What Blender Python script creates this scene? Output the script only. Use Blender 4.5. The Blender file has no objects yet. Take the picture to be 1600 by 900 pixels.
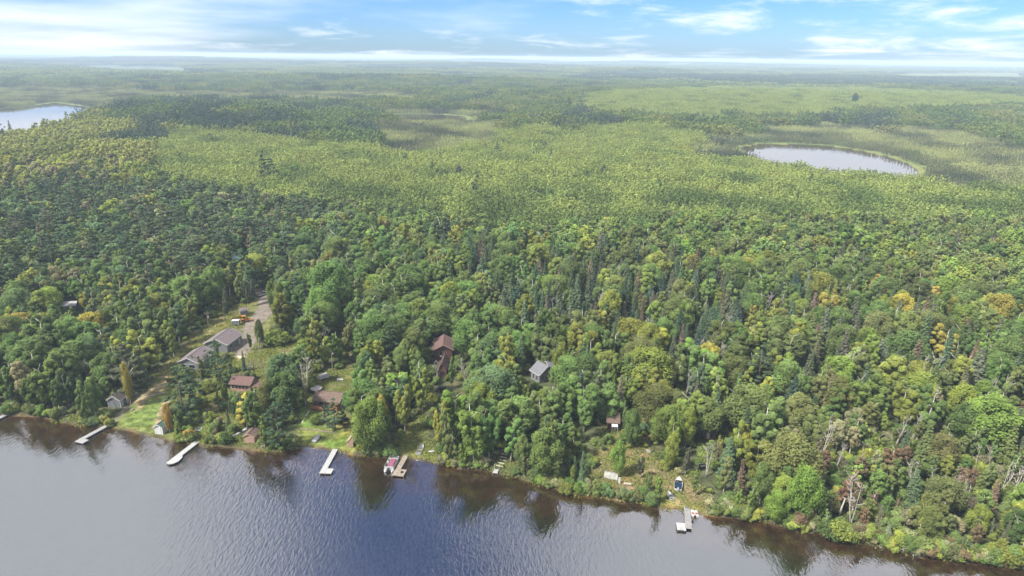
import bpy, math, random
import numpy as np
from mathutils import Vector, Matrix

SC = bpy.context.scene
COL = SC.collection
R = math.radians
rng = np.random.default_rng(11)
random.seed(5)

# ------------------------------------------------------------------ camera
FPX, CX, CY = 1067.0, 800.0, 450.0          # focal length and centre for a 1600 x 900 frame
CAMZ, PITCH, ROLL = 100.0, R(18.7), R(0.68)
fv = np.array([0, math.cos(PITCH), -math.sin(PITCH)])
u0 = np.cross(np.array([1.0, 0, 0]), fv)
rv = math.cos(ROLL) * np.array([1.0, 0, 0]) + math.sin(ROLL) * u0
uv = -math.sin(ROLL) * np.array([1.0, 0, 0]) + math.cos(ROLL) * u0
cam_d = bpy.data.cameras.new('camera')
cam = bpy.data.objects.new('camera', cam_d)
COL.objects.link(cam)
cam.matrix_world = Matrix(((rv[0], uv[0], -fv[0], 0), (rv[1], uv[1], -fv[1], 0), (rv[2], uv[2], -fv[2], CAMZ), (0, 0, 0, 1)))
cam_d.sensor_width = 36.0
cam_d.lens = 36.0 * FPX / 1600.0
cam_d.clip_start = 1.0
cam_d.clip_end = 80000.0
SC.camera = cam

# ------------------------------------------------------------------ light, sky, exposure
SUN_EL, SUN_AZ = R(50), R(238)              # azimuth clockwise from +Y: sun behind the camera, to the left
sdir = Vector((math.sin(SUN_AZ) * math.cos(SUN_EL), math.cos(SUN_AZ) * math.cos(SUN_EL), math.sin(SUN_EL)))
sd = bpy.data.lights.new('sun', 'SUN')
sd.energy = 5.0
sd.angle = R(7)
sd.color = (1.0, 0.965, 0.87)
so = bpy.data.objects.new('sun', sd)
COL.objects.link(so)
so.rotation_euler = sdir.to_track_quat('Z', 'Y').to_euler()

world = bpy.data.worlds.new('World')
SC.world = world
world.use_nodes = True


def N(nt, typ, **kw):
    n = nt.nodes.new(typ)
    for k, v in kw.items():
        if k.startswith('i_'):
            n.inputs[k[2:].replace('_', ' ')].default_value = v
        else:
            setattr(n, k, v)
    return n


def mth(nt, op, a, b=None, c=None, clamp=False):
    n = nt.nodes.new('ShaderNodeMath')
    n.operation = op
    n.use_clamp = clamp
    for i, v in enumerate((a, b, c)):
        if v is None:
            continue
        if isinstance(v, (int, float)):
            n.inputs[i].default_value = v
        else:
            nt.links.new(v, n.inputs[i])
    return n.outputs[0]


def ramp(nt, v, a, b, lo=0.0, hi=1.0):
    n = nt.nodes.new('ShaderNodeMapRange')
    n.interpolation_type = 'SMOOTHSTEP'
    nt.links.new(v, n.inputs[0])
    for i, q in enumerate((a, b, lo, hi)):
        n.inputs[i + 1].default_value = q
    return n.outputs[0]


def mixc(nt, f, a, b, mode='MIX'):
    n = nt.nodes.new('ShaderNodeMix')
    n.data_type = 'RGBA'
    n.blend_type = mode
    for s, v in ((n.inputs[0], f), (n.inputs[6], a), (n.inputs[7], b)):
        if isinstance(v, (int, float)):
            s.default_value = v
        elif isinstance(v, tuple):
            s.default_value = v + (1,) if len(v) == 3 else v
        else:
            nt.links.new(v, s)
    return n.outputs[2]


wt = world.node_tree
wt.nodes.clear()
wo = N(wt, 'ShaderNodeOutputWorld')
sky = N(wt, 'ShaderNodeTexSky', sky_type='NISHITA', sun_disc=False, sun_elevation=SUN_EL, sun_rotation=SUN_AZ,
        altitude=300.0, air_density=1.0, dust_density=0.6, ozone_density=2.0)
tc = N(wt, 'ShaderNodeTexCoord')
sx = N(wt, 'ShaderNodeSeparateXYZ')
wt.links.new(tc.outputs['Generated'], sx.inputs[0])
zz = mth(wt, 'MAXIMUM', sx.outputs[2], 0.0)
az = mth(wt, 'ARCTAN2', sx.outputs[0], sx.outputs[1])
lz = mth(wt, 'MULTIPLY', mth(wt, 'LOGARITHM', mth(wt, 'ADD', 1.0, mth(wt, 'MULTIPLY', zz, 25.0)), 2.718), 3.0)
cxy = N(wt, 'ShaderNodeCombineXYZ')
wt.links.new(mth(wt, 'MULTIPLY', az, 8.0), cxy.inputs[0])
wt.links.new(lz, cxy.inputs[1])
cxy.inputs[2].default_value = 4.4
n1 = N(wt, 'ShaderNodeTexNoise', i_Scale=1.0, i_Detail=9.0, i_Roughness=0.6, i_Distortion=0.25)
wt.links.new(cxy.outputs[0], n1.inputs['Vector'])
mp = N(wt, 'ShaderNodeMapping')
mp.inputs['Location'].default_value = (7.3, 2.1, 0)
mp.inputs['Scale'].default_value = (0.28, 0.5, 1)
wt.links.new(cxy.outputs[0], mp.inputs[0])
n2 = N(wt, 'ShaderNodeTexNoise', i_Scale=1.0, i_Detail=5.0, i_Roughness=0.55)
wt.links.new(mp.outputs[0], n2.inputs['Vector'])
puff = mth(wt, 'ADD', n1.outputs['Fac'], ramp(wt, az, -0.05, 0.30, 0.0, 0.085))
puff = mth(wt, 'ADD', puff, ramp(wt, zz, 0.03, 0.002, 0.0, 0.08))       # distant decks merge towards the horizon
veil = mth(wt, 'ADD', n2.outputs['Fac'], ramp(wt, az, -0.05, -0.5, -0.10, 0.17))     # thin high cloud thickening to the left
# broken bright cloud over the rest of the sky (mirrored in the ponds and at both sides of the lake), with a blue gap ahead
gap = mth(wt, 'MULTIPLY', ramp(wt, mth(wt, 'ABSOLUTE', mth(wt, 'ADD', az, 0.2)), 0.5, 0.15), ramp(wt, zz, 0.40, 0.50))
deck = mth(wt, 'MULTIPLY', ramp(wt, zz, 0.062, 0.10), 0.30)
deck = mth(wt, 'ADD', deck, mth(wt, 'MULTIPLY', ramp(wt, az, -0.36, -0.56, 0.0, 0.22), ramp(wt, zz, 0.06, 0.085)))
deck = mth(wt, 'SUBTRACT', deck, mth(wt, 'MULTIPLY', gap, 0.235))
cm = ramp(wt, mth(wt, 'ADD', puff, deck), 0.56, 0.88)
vm = ramp(wt, mth(wt, 'ADD', veil, deck), 0.48, 0.85, 0.0, 0.75)
cm = mth(wt, 'SUBTRACT', 1.0, mth(wt, 'MULTIPLY', mth(wt, 'SUBTRACT', 1.0, cm), mth(wt, 'SUBTRACT', 1.0, vm)))
skyc = mixc(wt, 1.0, sky.outputs[0], mixc(wt, ramp(wt, zz, 0.0, 0.10), (0.037, 0.054, 0.086), (0.029, 0.048, 0.085)), 'MULTIPLY')
cl = mixc(wt, cm, skyc, (0.59, 0.61, 0.645))
bg = N(wt, 'ShaderNodeBackground', i_Strength=1.0)
wt.links.new(cl, bg.inputs[0])
wt.links.new(bg.outputs[0], wo.inputs[0])

SC.view_settings.view_transform = 'Standard'
SC.view_settings.look = 'None'
SC.view_settings.gamma = 1.0
SC.view_settings.exposure = 1.1
cy = SC.cycles
cy.max_bounces = 6
cy.diffuse_bounces = 3
cy.glossy_bounces = 2
cy.transmission_bounces = 3
cy.transparent_max_bounces = 6
cy.volume_bounces = 1
cy.sample_clamp_indirect = 4.0
cy.caustics_reflective = False
cy.caustics_refractive = False


# ------------------------------------------------------------------ geometry of the view
def at(px, py, z=0.0):
    """World point where the sight line through a point of the photograph meets the level z."""
    d = fv * FPX + rv * (px - CX) - uv * (py - CY)
    t = (z - CAMZ) / d[2]
    return np.array([0, 0, CAMZ]) + d * t


def proj(x, y, z):
    qx, qy, qz = x, y, z - CAMZ
    w = np.maximum(qx * fv[0] + qy * fv[1] + qz * fv[2], 0.1)
    return (CX + FPX * (qx * rv[0] + qy * rv[1] + qz * rv[2]) / w, CY - FPX * (qx * uv[0] + qy * uv[1] + qz * uv[2]) / w, w)


def inpoly(px, py, poly):
    px = np.asarray(px, float)
    py = np.asarray(py, float)
    r = np.zeros(px.shape, bool)
    n = len(poly)
    for i in range(n):
        x1, y1 = poly[i]
        x2, y2 = poly[(i + 1) % n]
        if y1 == y2:
            continue
        c = ((y1 > py) != (y2 > py)) & (px < (x2 - x1) * (py - y1) / (y2 - y1) + x1)
        r ^= c
    return r


def polydist(x, y, poly):
    """Signed distance to a polygon, positive inside."""
    best = np.full(np.shape(x), 1e18)
    n = len(poly)
    for i in range(n):
        ax, ay = poly[i]
        bx, by = poly[(i + 1) % n]
        dx, dy = bx - ax, by - ay
        t = np.clip(((x - ax) * dx + (y - ay) * dy) / (dx * dx + dy * dy + 1e-12), 0, 1)
        best = np.minimum(best, (x - ax - t * dx) ** 2 + (y - ay - t * dy) ** 2)
    d = np.sqrt(best)
    return np.where(inpoly(x, y, poly), d, -d)


def ss(a, b, x):
    t = np.clip((x - a) / (b - a), 0, 1)
    return t * t * (3 - 2 * t)


_wr = np.random.default_rng(3)
_W = [(np.cos(a), np.sin(a), p, m) for a, p, m in zip(_wr.uniform(0, 6.28, 24), _wr.uniform(0, 6.28, 24), _wr.uniform(0.6, 1.7, 24))]


def wob(x, y, wl, k0=0, n=6):
    """Smooth pseudo-random field in about -1..1 with wavelength wl."""
    s = 0.0
    for i in range(n):
        c, q, p, m = _W[(k0 + i) % 24]
        s = s + np.sin((x * c + y * q) * 6.2832 * m / wl + p + 2.0 * k0)
    return s / n * 1.6


SHORE_PX = [(-60, 642), (0, 650), (60, 652), (110, 664), (170, 668), (205, 676), (240, 684), (275, 690), (320, 697), (380, 703), (430, 708),
            (465, 699), (500, 701), (525, 705), (560, 713), (620, 717), (660, 719), (690, 726), (715, 733), (760, 737), (800, 746), (850, 760),
            (880, 770), (920, 776), (1000, 788), (1050, 796), (1100, 805), (1150, 811), (1200, 818), (1250, 832), (1330, 846),
            (1400, 862), (1450, 872), (1500, 879), (1560, 886), (1640, 896)]
_s = np.array([at(a, b)[:2] for a, b in SHORE_PX])
SHX = np.concatenate([[-9000, -700, -260], _s[:, 0], [150, 400, 9000]])
SHY = np.concatenate([[5200, 420, 218], _s[:, 1], [88, 20, -3000]])


def shore_d(x, y):
    return (y - np.interp(x, SHX, SHY)) * 0.92 + 0.35 * wob(x, y, 9.0, 4)


def apoly(pts, z):
    return [tuple(at(a, b, z)[:2]) for a, b in pts]


LZ = 3.0
POND = apoly([(1156, 231), (1185, 225.5), (1240, 226), (1290, 228), (1340, 235), (1390, 246), (1425, 259), (1436, 270), (1430, 278),
              (1390, 284), (1340, 283), (1285, 278), (1240, 267), (1200, 254), (1170, 242)], LZ)
LAKE_L = apoly([(-90, 168), (0, 170), (35, 168), (62, 164), (85, 160.5), (105, 163), (150, 169), (140, 180), (90, 196), (30, 214), (-90, 230)], LZ)
LAKE_F = apoly([(95, 104.6), (130, 104.2), (170, 105), (200, 106.5), (240, 106.6), (285, 109), (280, 115.5), (236, 117), (205, 114.5), (150, 110)], LZ)
POOL = apoly([(590, 180), (640, 178), (690, 179.5), (728, 182), (730, 193), (690, 193), (640, 190)], LZ)
LAKES = [POND, LAKE_L, LAKE_F, POOL]
# hills: centre in the picture, height, half-widths across and away
_HILLS = [((360, 205), 13, 190, 120), ((200, 190), 8, 160, 100), ((1250, 163), 15, 900, 330), ((1560, 150), 10, 500, 300), ((680, 135), 16, 500, 260),
          ((430, 128), 10, 420, 260), ((1000, 118), 28, 330, 200), ((300, 100), 38, 1100, 500), ((1520, 104), 40, 1300, 500), ((760, 99), 40, 900, 600), ((950, 205), 5, 160, 90), ((60, 290), 6, 120, 120),
          ((1000, 104), 46, 900, 350), ((1250, 107), 26, 1500, 400), ((560, 106), 30, 1600, 500), ((1540, 112), 12, 1500, 500)]
HILLS = [(at(a, b, 3)[0], at(a, b, 3)[1], h, sx_, sy_) for (a, b), h, sx_, sy_ in _HILLS]


def height(x, y):
    x = np.asarray(x, float)
    y = np.asarray(y, float)
    d = shore_d(x, y)
    rr = np.hypot(x, y)
    land = 0.55 * ss(0, 1.6, d) + 2.6 * ss(3, 130, d) + 0.35 * wob(x, y, 34, 2) * ss(2, 25, d)
    land = land + (2.2 + 1.8 * wob(x, y, 420, 7)) * ss(150, 500, d)
    land = land + (9 + 9 * wob(x, y * 1.6, 2600, 9)) * ss(2400, 5000, rr)
    for hx, hy, hh, a, b in HILLS:
        land = land + hh * np.exp(-((x - hx) / a) ** 2 - ((y - hy) / b) ** 2)
    for i, L in enumerate(LAKES):
        cx_, cy_ = np.mean([p[0] for p in L]), np.mean([p[1] for p in L])
        rad = max(np.hypot(p[0] - cx_, p[1] - cy_) for p in L) + 500
        m = (np.abs(x - cx_) < rad) & (np.abs(y - cy_) < rad)
        if m.any():
            q = polydist(x[m], y[m], L) if x.ndim else polydist(x, y, L)
            v = land[m] if x.ndim else land
            bog = 160 if i == 0 else 90
            v = np.where(q < 0, (LZ + 0.35) + (v - LZ - 0.35) * ss(4, bog, -q), LZ + 0.35 - 2.2 * ss(-0.5, 6, q))
            if x.ndim:
                land[m] = v
            else:
                land = v
    bed = -0.12 - 0.055 * np.clip(-d, 0, 80) - 0.9 * ss(8, 20, -d)
    return np.where(d > 0, land, np.maximum(bed, -3.2))


def gp(px, py, dz=0.0):
    z = 2.0
    for _ in range(12):
        p = at(px, py, z + dz)
        z = float(height(p[0], p[1]))
    return np.array([p[0], p[1], z])


# ------------------------------------------------------------------ materials
def mat(name, base, rough=0.7, noise=None, metal=0.0, spec=0.3, bump=None, coord='Object', stripe=None):
    """noise = (scale, amount): light and dark wear; stripe = (axis, period, depth): boards or courses in relief."""
    m = bpy.data.materials.new(name)
    m.use_nodes = True
    nt = m.node_tree
    b = nt.nodes['Principled BSDF']
    b.inputs['Base Color'].default_value = (*base, 1)
    b.inputs['Roughness'].default_value = rough
    b.inputs['Metallic'].default_value = metal
    b.inputs['Specular IOR Level'].default_value = spec
    t = N(nt, 'ShaderNodeTexCoord')
    if noise:
        n = N(nt, 'ShaderNodeTexNoise', i_Scale=noise[0], i_Detail=5.0, i_Roughness=0.65)
        nt.links.new(t.outputs[coord], n.inputs['Vector'])
        f = ramp(nt, n.outputs['Fac'], 0.3, 0.7)
        lo = tuple(c * (1 - noise[1]) for c in base)
        hi = tuple(min(1, c * (1 + noise[1])) for c in base)
        nt.links.new(mixc(nt, f, lo, hi), b.inputs['Base Color'])
    if stripe:
        s = N(nt, 'ShaderNodeSeparateXYZ')
        nt.links.new(t.outputs[coord], s.inputs[0])
        w = mth(nt, 'FRACT', mth(nt, 'DIVIDE', s.outputs[stripe[0]], stripe[1]))
        bp = N(nt, 'ShaderNodeBump', i_Strength=1.0, i_Distance=stripe[2])
        nt.links.new(w, bp.inputs['Height'])
        nt.links.new(bp.outputs[0], b.inputs['Normal'])
    return m


def leaf_mat(name, trans=0.3, rough=0.6, gloss=0.0):
    m = bpy.data.materials.new(name)
    m.use_nodes = True
    nt = m.node_tree
    nt.nodes.clear()
    o = N(nt, 'ShaderNodeOutputMaterial')
    a = N(nt, 'ShaderNodeAttribute', attribute_type='INSTANCER', attribute_name='tint')
    v = N(nt, 'ShaderNodeAttribute', attribute_type='GEOMETRY', attribute_name='lv')
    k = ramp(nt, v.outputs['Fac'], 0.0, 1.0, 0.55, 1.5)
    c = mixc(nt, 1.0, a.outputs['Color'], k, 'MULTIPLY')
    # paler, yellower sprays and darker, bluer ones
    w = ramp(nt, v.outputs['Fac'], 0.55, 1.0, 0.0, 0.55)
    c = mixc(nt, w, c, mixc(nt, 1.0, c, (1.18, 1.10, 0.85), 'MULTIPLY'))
    d = N(nt, 'ShaderNodeBsdfDiffuse', i_Roughness=0.5)
    t = N(nt, 'ShaderNodeBsdfTranslucent')
    nt.links.new(c, d.inputs[0])
    nt.links.new(mixc(nt, 1.0, c, (1.15, 1.1, 0.7), 'MULTIPLY'), t.inputs[0])
    x = N(nt, 'ShaderNodeMixShader')
    x.inputs[0].default_value = trans
    nt.links.new(d.outputs[0], x.inputs[1])
    nt.links.new(t.outputs[0], x.inputs[2])
    nt.links.new(x.outputs[0], o.inputs[0])
    return m


def birch_mat():
    m = bpy.data.materials.new('birch_bark')
    m.use_nodes = True
    nt = m.node_tree
    b = nt.nodes['Principled BSDF']
    b.inputs['Roughness'].default_value = 0.8
    t = N(nt, 'ShaderNodeTexCoord')
    mp_ = N(nt, 'ShaderNodeMapping')
    mp_.inputs['Scale'].default_value = (1.2, 1.2, 3.0)
    n = N(nt, 'ShaderNodeTexNoise', i_Scale=1.6, i_Detail=4.0)
    nt.links.new(t.outputs['Object'], mp_.inputs[0])
    nt.links.new(mp_.outputs[0], n.inputs['Vector'])
    nt.links.new(mixc(nt, ramp(nt, n.outputs['Fac'], 0.52, 0.64), (0.46, 0.43, 0.38), (0.13, 0.11, 0.09)), b.inputs['Base Color'])
    return m


M = {}
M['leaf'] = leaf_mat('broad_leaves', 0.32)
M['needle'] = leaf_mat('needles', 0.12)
M['birch'] = birch_mat()
M['bark'] = mat('grey_brown_bark', (0.10, 0.078, 0.06), 0.9, (3, 0.4))
M['dead'] = mat('bleached_dead_wood', (0.29, 0.265, 0.235), 0.85, (2.5, 0.35))
M['fasc'] = mat('white_trim_paint', (0.367, 0.367, 0.367), 0.5, (1.5, 0.08))
M['white'] = mat('white_painted_boards', (0.428, 0.428, 0.416), 0.5, (1.2, 0.08), stripe=(2, 0.2, 0.01))
M['greyside'] = mat('grey_lap_siding', (0.132, 0.141, 0.156), 0.6, (1.0, 0.1), stripe=(2, 0.2, 0.015))
M['paleside'] = mat('pale_grey_siding', (0.131, 0.137, 0.143), 0.6, (1.0, 0.1), stripe=(2, 0.2, 0.015))
M['redside'] = mat('red_brown_siding', (0.075, 0.036, 0.03), 0.7, (1.3, 0.2), stripe=(2, 0.2, 0.015))
M['pinkside'] = mat('faded_pink_brown_boards', (0.252, 0.156, 0.126), 0.8, (1.3, 0.2), stripe=(0, 0.25, 0.012))
M['tan'] = mat('tan_bare_boards', (0.273, 0.202, 0.130), 0.8, (1.5, 0.2), stripe=(2, 0.2, 0.012))
M['brownside'] = mat('dark_brown_boards', (0.12, 0.075, 0.05), 0.8, (1.5, 0.25), stripe=(2, 0.22, 0.015))
M['orange'] = mat('orange_stained_timber', (0.291, 0.123, 0.045), 0.6, (2.0, 0.18), stripe=(0, 0.15, 0.006))
M['rmauve'] = mat('mauve_grey_shingles', (0.119, 0.096, 0.101), 0.9, (2.2, 0.16), stripe=(2, 0.14, 0.012))
M['rdark'] = mat('dark_grey_shingles', (0.063, 0.054, 0.054), 0.9, (2.2, 0.22), stripe=(2, 0.14, 0.012))
M['rred'] = mat('red_brown_shingles', (0.095, 0.056, 0.05), 0.9, (2.2, 0.18), stripe=(2, 0.14, 0.012))
M['rbrown'] = mat('weathered_brown_shingles', (0.102, 0.069, 0.057), 0.9, (1.6, 0.28), stripe=(2, 0.14, 0.012))
M['rgrey'] = mat('blue_grey_shingles', (0.108, 0.110, 0.123), 0.85, (2.0, 0.15), stripe=(2, 0.14, 0.012))
M['rgreen'] = mat('green_metal_sheet', (0.049, 0.101, 0.081), 0.45, (2.0, 0.15), stripe=(0, 0.3, 0.02))
M['rteal'] = mat('faded_green_metal_sheet', (0.120, 0.198, 0.180), 0.45, (1.0, 0.12), stripe=(0, 0.4, 0.02))
M['rblue'] = mat('dark_blue_tarp', (0.03, 0.035, 0.075), 0.5, (2.0, 0.25))
M['pane'] = mat('window_glass', (0.015, 0.018, 0.022), 0.08, spec=0.6)
M['dockal'] = mat('pale_aluminium_decking', (0.229, 0.229, 0.229), 0.45, (1.6, 0.1))
M['dockwh'] = mat('white_dock_boards', (0.280, 0.280, 0.280), 0.5, (1.4, 0.08))
M['dockwd'] = mat('weathered_dock_boards', (0.198, 0.162, 0.129), 0.8, (1.4, 0.22))
M['dockgr'] = mat('grey_dock_boards', (0.188, 0.179, 0.179), 0.7, (1.4, 0.14))
M['post'] = mat('galvanised_post', (0.3, 0.3, 0.31), 0.5, (3, 0.1), metal=0.5)
M['alum'] = mat('dull_boat_aluminium', (0.332, 0.332, 0.338), 0.4, (2.5, 0.14), metal=0.25)
M['gel'] = mat('white_gelcoat', (0.351, 0.351, 0.346), 0.3, (2.0, 0.05), spec=0.5)
M['maroon'] = mat('maroon_boat_vinyl', (0.184, 0.060, 0.096), 0.6, (3.0, 0.2))
M['black'] = mat('black_plastic', (0.018, 0.018, 0.02), 0.5, (3.0, 0.2))
M['blue'] = mat('deep_blue_vinyl', (0.011, 0.033, 0.072), 0.5, (3.0, 0.3))
M['redpl'] = mat('faded_red_plastic', (0.3, 0.12, 0.09), 0.5, (3.0, 0.15))
M['yellow'] = mat('orange_machine_paint', (0.327, 0.131, 0.021), 0.5, (2.0, 0.2))
M['rubber'] = mat('rubber', (0.02, 0.02, 0.02), 0.9, (4.0, 0.2))
M['wood'] = mat('old_grey_timber', (0.168, 0.140, 0.108), 0.85, (2.0, 0.25))
M['cream'] = mat('cream_planks', (0.390, 0.358, 0.286), 0.7, (2.0, 0.12))
M['tarp'] = mat('dirty_white_tarp', (0.240, 0.240, 0.216), 0.6, (1.1, 0.3))
M['cover'] = mat('pale_grey_cover', (0.278, 0.269, 0.278), 0.6, (1.2, 0.08))
M['stone'] = mat('grey_field_stone', (0.180, 0.168, 0.150), 0.9, (2.0, 0.3))


def ground_mat():
    m = bpy.data.materials.new('soil_and_turf')
    m.use_nodes = True
    nt = m.node_tree
    b = nt.nodes['Principled BSDF']
    b.inputs['Roughness'].default_value = 0.95
    b.inputs['Specular IOR Level'].default_value = 0.1
    a = N(nt, 'ShaderNodeAttribute', attribute_type='GEOMETRY', attribute_name='zone')
    t = N(nt, 'ShaderNodeTexCoord')
    n = N(nt, 'ShaderNodeTexNoise', i_Scale=0.35, i_Detail=9.0, i_Roughness=0.7)
    nt.links.new(t.outputs['Object'], n.inputs['Vector'])
    f = ramp(nt, n.outputs['Fac'], 0.3, 0.7, 0.55, 1.5)
    c = mixc(nt, 1.0, a.outputs['Color'], f, 'MULTIPLY')
    n3 = N(nt, 'ShaderNodeTexNoise', i_Scale=0.16, i_Detail=6.0, i_Roughness=0.6)
    nt.links.new(t.outputs['Object'], n3.inputs['Vector'])
    c = mixc(nt, ramp(nt, n3.outputs['Fac'], 0.5, 0.68, 0.0, 0.6), c, mixc(nt, 1.0, c, (1.55, 1.15, 0.95), 'MULTIPLY'))
    nt.links.new(c, b.inputs['Base Color'])
    bp = N(nt, 'ShaderNodeBump', i_Strength=0.6, i_Distance=0.3)
    n4 = N(nt, 'ShaderNodeTexNoise', i_Scale=1.6, i_Detail=6.0)
    nt.links.new(t.outputs['Object'], n4.inputs['Vector'])
    nt.links.new(n4.outputs['Fac'], bp.inputs['Height'])
    nt.links.new(bp.outputs[0], b.inputs['Normal'])
    return m


def water_mat(name, bump, refl, tint=(0.86, 0.76, 0.62)):
    m = bpy.data.materials.new(name)
    m.use_nodes = True
    nt = m.node_tree
    nt.nodes.clear()
    o = N(nt, 'ShaderNodeOutputMaterial')
    t = N(nt, 'ShaderNodeTexCoord')
    mp_ = N(nt, 'ShaderNodeMapping')
    mp_.inputs['Rotation'].default_value = (0, 0, R(-10))
    mp_.inputs['Scale'].default_value = (1.5, 0.5, 1)
    nt.links.new(t.outputs['Object'], mp_.inputs[0])
    n = N(nt, 'ShaderNodeTexNoise', i_Scale=1.0, i_Detail=3.0, i_Roughness=0.55, i_Distortion=0.4)
    nt.links.new(mp_.outputs[0], n.inputs['Vector'])
    nb = N(nt, 'ShaderNodeTexNoise', i_Scale=0.018, i_Detail=2.0)         # smoother and rougher patches of the lake
    nt.links.new(t.outputs['Object'], nb.inputs['Vector'])
    bp = N(nt, 'ShaderNodeBump', i_Distance=1.0)
    nt.links.new(ramp(nt, nb.outputs['Fac'], 0.35, 0.65, bump * 0.45, bump), bp.inputs['Strength'])
    nt.links.new(n.outputs['Fac'], bp.inputs['Height'])
    g = N(nt, 'ShaderNodeBsdfGlossy', i_Roughness=0.03)
    g.inputs['Color'].default_value = (0.95, 0.96, 1, 1)
    nt.links.new(bp.outputs[0], g.inputs['Normal'])
    tr = N(nt, 'ShaderNodeBsdfTransparent')
    tr.inputs[0].default_value = (*tint, 1)
    fr = N(nt, 'ShaderNodeFresnel', i_IOR=refl)
    nt.links.new(bp.outputs[0], fr.inputs['Normal'])
    x = N(nt, 'ShaderNodeMixShader')
    ge = N(nt, 'ShaderNodeNewGeometry')
    nt.links.new(mth(nt, 'MULTIPLY', fr.outputs[0], mth(nt, 'SUBTRACT', 1.0, ge.outputs['Backfacing'])), x.inputs[0])
    nt.links.new(tr.outputs[0], x.inputs[1])
    nt.links.new(g.outputs[0], x.inputs[2])
    nt.links.new(x.outputs[0], o.inputs[0])
    return m


M['ground'] = ground_mat()
M['water'] = water_mat('lake_water', 0.14, 3.4)
M['gravel'] = mat('pale_gravel', (0.133, 0.111, 0.093), 0.95, (0.5, 0.3))
M['concrete'] = mat('pale_path_slabs', (0.252, 0.222, 0.168), 0.9, (0.8, 0.2))


# ------------------------------------------------------------------ mesh helpers
class MB:
    def __init__(s):
        s.v, s.f = [], []

    def add(s, vs, fs):
        o = len(s.v)
        s.v += [tuple(map(float, q)) for q in vs]
        s.f += [tuple(i + o for i in q) for q in fs]
        return s

    def box(s, x0, x1, y0, y1, z0, z1):
        return s.add([(x0, y0, z0), (x1, y0, z0), (x1, y1, z0), (x0, y1, z0), (x0, y0, z1), (x1, y0, z1), (x1, y1, z1), (x0, y1, z1)],
                     [(0, 3, 2, 1), (4, 5, 6, 7), (0, 1, 5, 4), (1, 2, 6, 5), (2, 3, 7, 6), (3, 0, 4, 7)])

    def hexa(s, p):
        return s.add(p, [(0, 3, 2, 1), (4, 5, 6, 7), (0, 1, 5, 4), (1, 2, 6, 5), (2, 3, 7, 6), (3, 0, 4, 7)])

    def tube(s, pts, rad, n=6, cap=True):
        pts = [np.array(p, float) for p in pts]
        if not hasattr(rad, '__len__'):
            rad = [rad] * len(pts)
        o = len(s.v)
        for i, p in enumerate(pts):
            d = pts[min(i + 1, len(pts) - 1)] - pts[max(i - 1, 0)]
            d = d / (np.linalg.norm(d) + 1e-9)
            a = np.cross(d, [0.3, 1, 0.2] if abs(d[1]) < 0.9 else [1, 0, 0.1])
            a /= np.linalg.norm(a)
            b = np.cross(d, a)
            for k in range(n):
                t = 2 * math.pi * k / n
                s.v.append(tuple(p + rad[i] * (math.cos(t) * a + math.sin(t) * b)))
        for i in range(len(pts) - 1):
            for k in range(n):
                k2 = (k + 1) % n
                s.f.append((o + i * n + k, o + i * n + k2, o + (i + 1) * n + k2, o + (i + 1) * n + k))
        if cap:
            s.f.append(tuple(o + k for k in range(n))[::-1])
            s.f.append(tuple(o + (len(pts) - 1) * n + k for k in range(n)))
        return s

    def mesh(s, name, m, smooth=False):
        me = bpy.data.meshes.new(name)
        me.from_pydata(s.v, [], s.f)
        if m is not None:
            me.materials.append(m)
        if smooth:
            me.polygons.foreach_set('use_smooth', [True] * len(me.polygons))
        me.update()
        return me

    def build(s, name, m, parent=None, smooth=False):
        o = bpy.data.objects.new(name, s.mesh(name, m, smooth))
        COL.objects.link(o)
        if parent is not None:
            o.parent = parent
        return o


def obj(name, me, parent=None):
    o = bpy.data.objects.new(name, me)
    COL.objects.link(o)
    if parent is not None:
        o.parent = parent
    return o


LANDMARKS = []


def tag(o, label, cat, group=None):
    o['label'] = label
    o['category'] = cat
    if group:
        o['group'] = group
    return o


def thing(name, label, cat, loc, yaw=0.0, group=None, mark=None):
    o = bpy.data.objects.new(name, None)
    o.empty_display_size = 0.5
    COL.objects.link(o)
    o.location = loc
    o.rotation_euler = (0, 0, yaw)
    tag(o, label, cat, group)
    if mark:
        LANDMARKS.append((mark, float(loc[0]), float(loc[1])))
    return o


def struct(o):
    o['kind'] = 'structure'
    return o


def stuff(o):
    o['kind'] = 'stuff'
    return o


def yaw_of(a, b):
    return math.atan2(b[1] - a[1], b[0] - a[0])


# ------------------------------------------------------------------ clearings, zones, driveway lines (outlines on the ground)
C_LAWN = [(188, 640), (205, 622), (240, 598), (262, 590), (272, 610), (268, 640), (264, 662), (284, 684), (240, 681), (205, 674), (165, 667), (172, 655)]
C_STRIP = [(210, 612), (250, 575), (290, 535), (320, 505), (330, 490), (362, 470), (380, 495), (345, 520), (300, 560), (275, 590), (250, 600), (225, 615)]
C_YARD = [(270, 575), (325, 508), (362, 478), (392, 470), (405, 440), (428, 445), (440, 500), (425, 540), (470, 530), (482, 570), (462, 600), (425, 625), (395, 600),
          (400, 580), (345, 585), (300, 590)]
C_MID = [(325, 600), (420, 610), (395, 660), (350, 690), (290, 684), (300, 650)]
C_DECK = [(466, 700), (462, 660), (478, 610), (484, 585), (545, 575), (565, 560), (566, 600), (550, 640), (560, 668), (556, 710), (500, 700)]
C_LAND = [(612, 715), (622, 690), (640, 655), (668, 625), (676, 640), (664, 680), (676, 700), (690, 722), (650, 717)]
C_RIGHT = [(905, 764), (915, 735), (935, 700), (950, 690), (1000, 640), (1022, 650), (1012, 700), (1040, 720), (1068, 745), (1100, 770), (1120, 806), (1050, 796), (960, 782)]
C_BACK = [(515, 560), (520, 500), (535, 470), (552, 480), (548, 520), (548, 560)]
C_CABIN = [(935, 690), (940, 672), (985, 660), (1000, 680), (985, 700)]
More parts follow.
